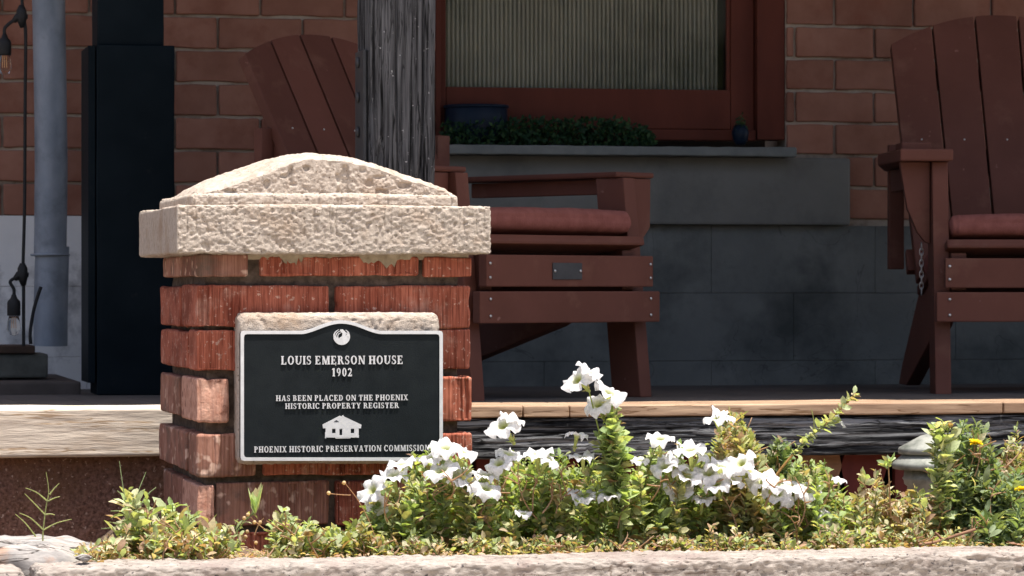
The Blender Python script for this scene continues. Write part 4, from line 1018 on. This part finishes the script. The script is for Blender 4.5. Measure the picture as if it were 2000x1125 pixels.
# calyx: green star of sepals below the tube
pos = np.zeros((5, 3)); ang = np.arange(5) * 2 * pi / 5; axx = np.stack([np.cos(ang) * .5, np.sin(ang) * .5, np.ones(5)], 1)
V_, F_, T_ = leaf_block(pos, axx, np.stack([-np.cos(ang), -np.sin(ang), np.full(5, .4)], 1), np.full(5, .012), np.full(5, .004), cols('pale', 5), 2)
CAL = bpy.data.meshes.new('calyx'); CAL.from_pydata([tuple(v) for v in V_], [], [tuple(q) for q in F_]); ca = CAL.color_attributes.new('tint', 'FLOAT_COLOR', 'POINT'); ca.data.foreach_set('color', T_.astype(np.float32).ravel()); CAL.materials.append(M['leaf']); CAL.update()
def flower(root, u, v, Y, d=(0, -.6, .7), s=1.0, k=None, squash=1.0):
    c = P(u, v, Y + random.uniform(-.01, .03)); d = Vector(d).normalized(); d = Vector((d.x, d.y * .8, d.z + .35)).normalized()
    o = bpy.data.objects.new('flower', PM[random.randrange(8) if k is None else k]); COL.objects.link(o); o.parent = root
    o.location = c - WP[root.name]; q = d.to_track_quat('Z', 'Y') @ __import__('mathutils').Quaternion((0, 0, 1), random.uniform(0, 6)); o.rotation_mode = 'QUATERNION'; o.rotation_quaternion = q
    s *= random.uniform(1.05, 1.28); o.scale = (s * squash, s, s)
    c_ = bpy.data.objects.new('calyx', CAL); COL.objects.link(c_); c_.parent = o; c_.location = (0, 0, -.030)
    st = tube([Vector((0, 0, -.030)), Vector((.001, 0, -.045)), Vector((.004, .002, -.06))], .0011, 5)
G_ = 'white petunias along the planting bed'
YA = 5.62
p1 = bush('petunia clump against the right of the plaque with drooping white blooms', [(690, 1040), (715, 1000), (760, 940), (800, 912), (850, 890), (900, 890), (930, 940), (960, 980)], 5.58, 5.92, 120, 'fresh', group=G_)
for u, v, d, s in [(728, 958, (-.7, -.5, .1), 1.05), (738, 985, (-.3, -.6, -.5), .8), (768, 930, (-.3, -.3, .8), .95), (783, 908, (-.2, -.3, .9), .9), (846, 893, (-.4, -.3, .8), .85), (872, 876, (0, -.5, .8), 1.1), (905, 884, (.4, -.4, .7), 1.0),
                 (862, 920, (-.4, -.5, .7), 1.1), (890, 932, (.1, -.6, .6), 1.1), (915, 945, (.3, -.5, .6), 1.0)]: flower(p1, u, v, 5.60, d, s)
p2 = bush('petunia clump with six white blooms left of the tall leafy stalk', [(915, 1010), (940, 960), (975, 900), (1010, 890), (1060, 905), (1110, 900), (1150, 915), (1180, 930), (1210, 985)], 5.60, 5.92, 130, 'fresh', group=G_)
for u, v, d, s in [(950, 955, (.2, -.6, .5), 1.15), (948, 930, (0, -.3, .9), .9), (983, 832, (-.5, -.5, .4), 1.2), (1000, 822, (.3, -.3, .8), .85), (993, 888, (.2, -.4, .7), 1.0), (975, 906, (-.4, -.6, .5), .95), (1050, 888, (-.1, -.4, .8), 1.0), (1072, 897, (.5, -.4, .6), .95),
                 (1127, 850, (.2, -.2, .9), .75), (1138, 895, (-.1, -.2, .9), .75), (1022, 1004, (0, -.4, .5), .55), (1137, 968, (0, -.5, .7), 1.0)]: flower(p2, u, v, 5.60, d, s, squash=.9)
# tall stalk
p3 = thing('tall_petunia', 'tallest leafy petunia stalk standing above the bed with two white blooms on top', 'plant', (X(1205, 5.6), 5.6, SOILZ), G_)
st3 = [curve(P(1212, 1060, 5.6), P(1188, 790, 5.6), .006, 12), curve(P(1212, 1000, 5.6), P(1150, 762, 5.6), .01, 12), curve(P(1210, 1000, 5.61), P(1222, 880, 5.6), .01, 9), curve(P(1200, 1000, 5.6), P(1170, 850, 5.6), .012), curve(P(1215, 1000, 5.6), P(1205, 800, 5.62), .01, 9)]
plant_build(p3, st3[:1] + st3[2:] + [curve(P(1212, 1000, 5.6), P(1195, 830, 5.58), .012, 9), curve(P(1212, 1000, 5.6), P(1212, 850, 5.62), .012, 9)], 'fresh', .021, .62, 300, .003, start=.12, dry=.06)
for u, v, d, s in [(1128, 742, (-.6, -.5, .2), 1.1), (1150, 728, (.5, -.4, .6), .95), (1168, 790, (-.4, -.6, .4), 1.05), (1190, 768, (.35, -.6, .6), 1.15)]: flower(p3, u, v, 5.59, d, s)
V, Fq = stemmesh([st3[1]], .0022); mk('flower_stem', V, Fq, M['leaf'], p3, loc=WP[p3.name], tint=np.tile([.25, .3, .08, 1], (len(V), 1)))
p4 = bush('petunia clump with the densest white blooms right of the tall stalk', [(1180, 1000), (1215, 960), (1250, 910), (1290, 880), (1340, 890), (1380, 900), (1400, 940), (1420, 985)], 5.60, 5.92, 125, 'fresh', group=G_)
for u, v, d, s in [(1190, 965, (-.2, -.5, .6), .85), (1290, 858, (-.1, -.5, .8), .95), (1348, 880, (-.2, -.4, .9), 1.05), (1368, 888, (.5, -.4, .6), .9), (1298, 912, (-.5, -.5, .5), 1.0), (1318, 905, (.3, -.4, .8), 1.1), (1342, 930, (.2, -.6, .5), 1.0), (1325, 955, (0, -.7, .3), .95), (1250, 900, (0, -.4, .8), .6),
                 (1372, 975, (.1, -.2, .9), .8), (1385, 925, (-.3, -.6, .6), 1.05)]: flower(p4, u, v, 5.60, d, s)
p5 = bush('petunia clump topped by a bushy green spire right of centre', [(1370, 1000), (1395, 900), (1410, 835), (1440, 812), (1465, 840), (1480, 880), (1500, 930), (1530, 1000)], 5.64, 5.94, 120, 'olive', group=G_)
for u, v, d, s in [(1398, 818, (-.4, -.3, .7), .85), (1414, 812, (.4, -.3, .8), .8), (1408, 912, (.1, -.4, .8), 1.0), (1400, 945, (-.3, -.6, .5), 1.0), (1428, 935, (.4, -.5, .5), .95), (1448, 905, (-.5, -.6, .4), 1.05), (1462, 918, (.5, -.6, .4), 1.0)]: flower(p5, u, v, 5.60, d, s)
p6 = bush('petunia clump with low sprawling white blooms at the foot of the long leggy stem', [(1480, 1020), (1500, 960), (1540, 920), (1580, 915), (1620, 925), (1660, 985), (1680, 1030)], 5.60, 5.92, 110, 'fresh', group=G_)
for u, v, d, s in [(1490, 940, (-.4, -.5, .6), 1.1), (1512, 945, (.3, -.5, .7), 1.05), (1518, 965, (-.1, -.7, .4), 1.0), (1545, 952, (.2, -.5, .6), 1.05), (1578, 958, (.1, -.6, .5), 1.2), (1532, 972, (.3, -.6, .3), .9), (1612, 1012, (.3, -.6, -.1), .85), (1640, 938, (.1, -.3, .8), .55), (1350, 1062, (.2, -.6, .4), .75)]: flower(p6, u, v, 5.60, d, s)
# long leggy stem
p7 = thing('leggy_petunia', 'long leggy stem leaning up to the right over the dark beam', 'plant', (X(1500, 5.72), 5.72, SOILZ), G_)
def path_px(pts, Y): return spl([P(u, v, Y) for u, v in pts], 5)
main = path_px([(1440, 1040), (1480, 980), (1530, 910), (1575, 860), (1610, 830), (1650, 790), (1672, 768)], 5.7)
plant_build(p7, [main[12:]], 'pale', .013, .6, 420, .0024, start=0, dry=.1)
V, Fq = stemmesh([main], .0028); mk('main_stem', V, Fq, M['leaf'], p7, loc=WP[p7.name], tint=np.tile([.42, .26, .10, 1], (len(V), 1)), smooth=True)
flower(p7, 1640, 822, 5.70, (.9, -.2, .1), .5)
for base_, tip_ in (((1590, 850), (1585, 800)), ((1610, 830), (1640, 822)), ((1575, 865), (1556, 850))):
    V, Fq = stemmesh([curve(P(*base_, 5.7), P(*tip_, 5.7), .004)], .0012); mk('side_stem', V, Fq, M['leaf'], p7, loc=WP[p7.name], tint=np.tile([.3, .33, .12, 1], (len(V), 1)))
# low plants in front of the pillar
G2 = 'low plants at the foot of the pillar'
l1 = bush('low succulent leaved plant at the far left foot of the pillar', [(235, 1060), (240, 975), (262, 955), (300, 985), (345, 1010), (385, 1020), (425, 1050)], 5.56, 5.72, 42, 'pale', .025, .42, 140, group=G2, name='trailing_plant', dry=.2)
l2 = thing('seedhead_plant', 'thin stalk with a pale green bud whorl and round seed heads before the pillar', 'plant', (X(480, 5.6), 5.6, SOILZ), G2)
plant_build(l2, [path_px([(440, 1070), (462, 1040), (480, 1015), (496, 1003)], 5.6)], 'olive', .018, .35, 120, .0018, dry=.3)
pos = np.array([P(498, 1003, 5.6)[:]] * 9); an = np.arange(9) * .7; axx = np.stack([np.cos(an) * .45, np.sin(an) * .3, np.ones(9)], 1)
V, Fq, tn = leaf_block(pos, axx, np.stack([-np.cos(an), -np.sin(an), np.full(9, .3)], 1), RS.uniform(.026, .052, 9), RS.uniform(.010, .016, 9), cols('pale', 9) * 1.15, 3, curl=-.3)
mk('bud_whorl', V, Fq, M['leaf'], l2, loc=WP[l2.name], tint=tn, kind='stuff')
def seeds(root, pts, Y, r=.0032):
    for u, v in pts:
        c = P(u, v, Y); V, Fq = lathe([(.3 * r, -r), (.9 * r, -.5 * r), (r, .1 * r), (.7 * r, .75 * r), (.2 * r, r)], c, 8); mk('seed_head', V, Fq, M['leaf'], root, loc=c, smooth=True, tint=np.tile([.62, .47, .30, 1], (len(V), 1)))
seeds(l2, [(484, 1005), (477, 1012), (497, 1020), (508, 1020), (483, 1038), (480, 1048), (500, 1060), (418, 1038)], 5.59)
V, Fq = stemmesh([path_px([(484, 1005), (500, 1020), (520, 1035), (540, 1038)], 5.6), path_px([(497, 1045), (505, 1025), (515, 1012)], 5.6)], .0011); mk('dry_stem', V, Fq, M['leaf'], l2, loc=WP[l2.name], tint=np.tile([.45, .30, .17, 1], (len(V), 1)), kind='stuff')
l3 = bush('small grey green mound of ruffled leaves before the middle of the pillar', [(535, 1070), (545, 1010), (565, 1003), (590, 1015), (615, 1028), (650, 1042), (680, 1068)], 5.56, 5.70, 44, 'pale', .014, .6, 260, group=G2, name='trailing_plant')
l4 = bush('sparse dry plant between the seed head stalk and the leftmost plant', [(150, 1076), (200, 1062), (240, 1050), (330, 1045), (400, 1040), (440, 1035), (470, 1050)], 5.50, 5.60, 60, 'dry', .015, .45, 200, group=G2, name='dry_plant', dry=.5)
l5 = bush('low dusty green sprig under the left edge of the petunias', [(650, 1070), (665, 1050), (690, 1040), (710, 1030), (740, 1050), (760, 1072)], 5.54, 5.66, 30, 'olive', .015, .55, 240, group=G2, name='trailing_plant')
# thin sprig with buds in front of the plaque's foot
l6 = thing('seed_sprig', 'thin dry sprig with two round buds before the lower right of the pillar', 'plant', (X(760, 5.62), 5.62, SOILZ), G2)
V, Fq = stemmesh([path_px([(735, 1060), (722, 1020), (700, 978), (675, 945)], 5.6), path_px([(685, 967), (664, 966), (645, 964)], 5.6)], .0011); mk('dry_stem', V, Fq, M['leaf'], l6, loc=WP[l6.name], tint=np.tile([.45, .28, .17, 1], (len(V), 1)), kind='stuff')
seeds(l6, [(672, 943), (642, 963)], 5.6, .0034)
# grasses
def grass(name, label, blades, Y, col=(.36, .38, .17)):
    c = P(blades[0][0][0], 1060, Y); c.z = SOILZ; r = thing(name, label, 'grass', c, 'wild grass sprigs')
    for bl in blades:
        pts = path_px(bl, Y); V, Fq = tube(pts, [.0014 * (1 - .8 * i / len(pts)) + .0002 for i in range(len(pts))], 5)
        mk('blade', V, Fq, M['leaf'], r, loc=c, tint=np.tile([*col, 1], (len(V), 1)))
grass('grass_sprig', 'branching wild grass sprig before the brown pebbled base', [[(84, 1075), (84, 1040), (90, 990), (95, 960), (90, 922)], [(84, 1034), (60, 1012), (38, 1002)], [(84, 1036), (110, 1022), (140, 1014)], [(89, 1006), (68, 984), (48, 964)], [(89, 1005), (100, 1004), (107, 1006)],
     [(93, 979), (72, 962), (50, 953)], [(94, 979), (106, 973), (117, 970)], [(97, 966), (106, 954), (116, 944)], [(70, 1048), (50, 1022), (30, 1004)]], 5.72)
grass('grass_sprig', 'thin wild grass blades rising from the leftmost leafy plant', [[(258, 1060), (250, 1000), (240, 950), (233, 900)], [(255, 1050), (262, 985), (285, 922)], [(255, 1040), (235, 1030), (198, 1033)], [(262, 1010), (285, 970), (305, 952)], [(250, 1020), (240, 1000), (216, 998)], [(250, 1000), (240, 970), (229, 958)]], 5.62, (.30, .36, .20))
# right hand plants
G3 = 'plants at the right end of the bed'
r1_ = bush('yellow green dry leaved plant before the garden light', [(1640, 1040), (1660, 985), (1690, 960), (1720, 935), (1745, 960), (1790, 975), (1830, 960), (1860, 1000)], 5.62, 5.94, 110, 'dry', .016, .5, 230, group=G3, name='dry_plant', dry=.3)
for u, v in ((1688, 935), (1735, 905)):
    tw = [path_px([(u + 6, 1050), (u + 4, 1000), (u, v)], 5.65)]; n = 16
    pos = np.array([P(u, v + random.uniform(-2, 12), 5.65)[:] for _ in range(n)]); V, Fq, tn = leaf_block(pos, rnd_unit(n) * .8 + np.array([0, 0, .7]), rnd_unit(n, 0), RS.uniform(.014, .022, n), RS.uniform(.008, .011, n), cols('pale', n))
    mk('leaf_rosette', V, Fq, M['leaf'], r1_, loc=WP[r1_.name], tint=tn, kind='stuff'); V, Fq = stemmesh(tw, .002); mk('stem', V, Fq, M['leaf'], r1_, loc=WP[r1_.name], tint=np.tile([.35, .22, .12, 1], (len(V), 1)))
r2_ = thing('tall_pale_plant', 'tall yellow green stalk of rounded leaves just right of the garden light', 'plant', (X(1840, 5.65), 5.65, SOILZ), G3)
plant_build(r2_, [curve(P(1846, 1050, 5.65), P(1842 + d_, 822 + abs(d_), 5.65), .01, 10) for d_ in (0, -14, 12)], 'pale', .022, .5, 300, .0028, start=.1, dry=.18)
r3_ = bush('green marigold bush with one yellow flower near its top', [(1850, 1030), (1862, 900), (1880, 845), (1900, 835), (1925, 850), (1940, 900), (1960, 960)], 5.66, 5.9, 90, 'deep', .021, .33, 260, group=G3, name='marigold_plant', dry=.05)
r4_ = bush('lowest dark green marigold bush in the bottom right corner', [(1890, 1060), (1915, 985), (1950, 945), (2000, 935), (2060, 950), (2110, 1010), (2130, 1060)], 5.56, 5.72, 90, 'deep', .020, .36, 270, group=G3, name='marigold_plant', dry=.02)
r5_ = bush('brown dried flower heap between the two marigold bushes', [(1900, 1000), (1930, 930), (1960, 900), (1985, 850), (2010, 850), (2040, 900), (2060, 1000)], 5.76, 5.94, 90, 'dry', .015, .5, 260, group=G3, name='dry_plant', dry=.35)
r6_ = bush('dark green small leaved plant under the start of the leggy stem', [(1478, 960), (1492, 880), (1515, 866), (1540, 885), (1550, 930)], 5.8, 5.94, 36, 'deep', .018, .45, 260, group=G3, name='leafy_plant', dry=.02)
bush('low dry sprawl along the curb under the right petunias', [(1560, 1072), (1600, 1040), (1680, 1035), (1760, 1030), (1840, 1035), (1900, 1060)], 5.53, 5.62, 60, 'dry', .011, .5, 230, group=G3, name='dry_plant', dry=.4)
bush('low dry sprawl along the curb under the left petunias', [(760, 1074), (860, 1052), (980, 1058), (1060, 1045), (1160, 1060), (1220, 1072)], 5.53, 5.62, 55, 'dry', .011, .5, 230, group=G3, name='dry_plant', dry=.35)
bush('low leafy sprawl along the curb under the middle petunias', [(1210, 1074), (1260, 1045), (1340, 1055), (1420, 1045), (1500, 1058), (1570, 1072)], 5.53, 5.62, 55, 'olive', .012, .5, 230, group=G3, name='trailing_plant', dry=.3)
# long dry stem
dsx = thing('fallen_twig', 'thick pale dry stem lying above the curb at the right', 'plant stem', P(1850, 1060, 5.54))
V, Fq = merge([tube(path_px([(1795, 1064), (1830, 1058), (1870, 1045), (1905, 1034)], 5.53), .003, 6), tube(path_px([(1842, 1056), (1832, 1045), (1826, 1040)], 5.53), .0022, 6)]); mk('branch', V, Fq, M['bare_wood'], dsx, loc=P(1850, 1060, 5.53), smooth=True)
def marigold(root, u, v, Y, s=1):
    c = np.array(P(u, v, Y)[:]); n = 26; an = RS.uniform(0, 2 * pi, n); el = RS.uniform(.15, 1.0, n)
    axx = np.stack([np.cos(an) * np.cos(el), np.sin(an) * np.cos(el), np.sin(el)], 1); col = np.tile([.85, .66, .02], (n, 1)) * RS.uniform(.85, 1.1, (n, 1))
    V, Fq, tn = leaf_block(np.tile(c, (n, 1)), axx, np.tile([0, -.3, 1.], (n, 1)), np.full(n, .014 * s), np.full(n, .008 * s), col); mk('yellow_flower', V, Fq, M['petal'], root, loc=c, tint=tn)
marigold(r3_, 1905, 868, 5.64, 1.0); marigold(r4_, 1993, 958, 5.60, .9)
# litter on the soil
n = 5200; pos = np.stack([RS.uniform(X(150, 5.6), X(2150, 5.6), n), RS.uniform(5.50, 5.70, n), np.full(n, SOILZ + .004)], 1); pos[:, 2] += RS.uniform(0, .018, n)
V, Fq, tn = leaf_block(pos, rnd_unit(n) * np.array([1, 1, .35]), rnd_unit(n, .2) + np.array([0, 0, .6]), RS.uniform(.006, .016, n), RS.uniform(.002, .006, n), cols('dry', n) * np.array([1, .82, .75]), 2)
o = mk('leaf_litter', V, Fq, M['leaf'], loc=(X(1000, 5.6), 5.6, SOILZ), tint=tn, kind='stuff'); tag(o, 'brown dried leaves and petals scattered on the soil along the curb', 'leaf litter')
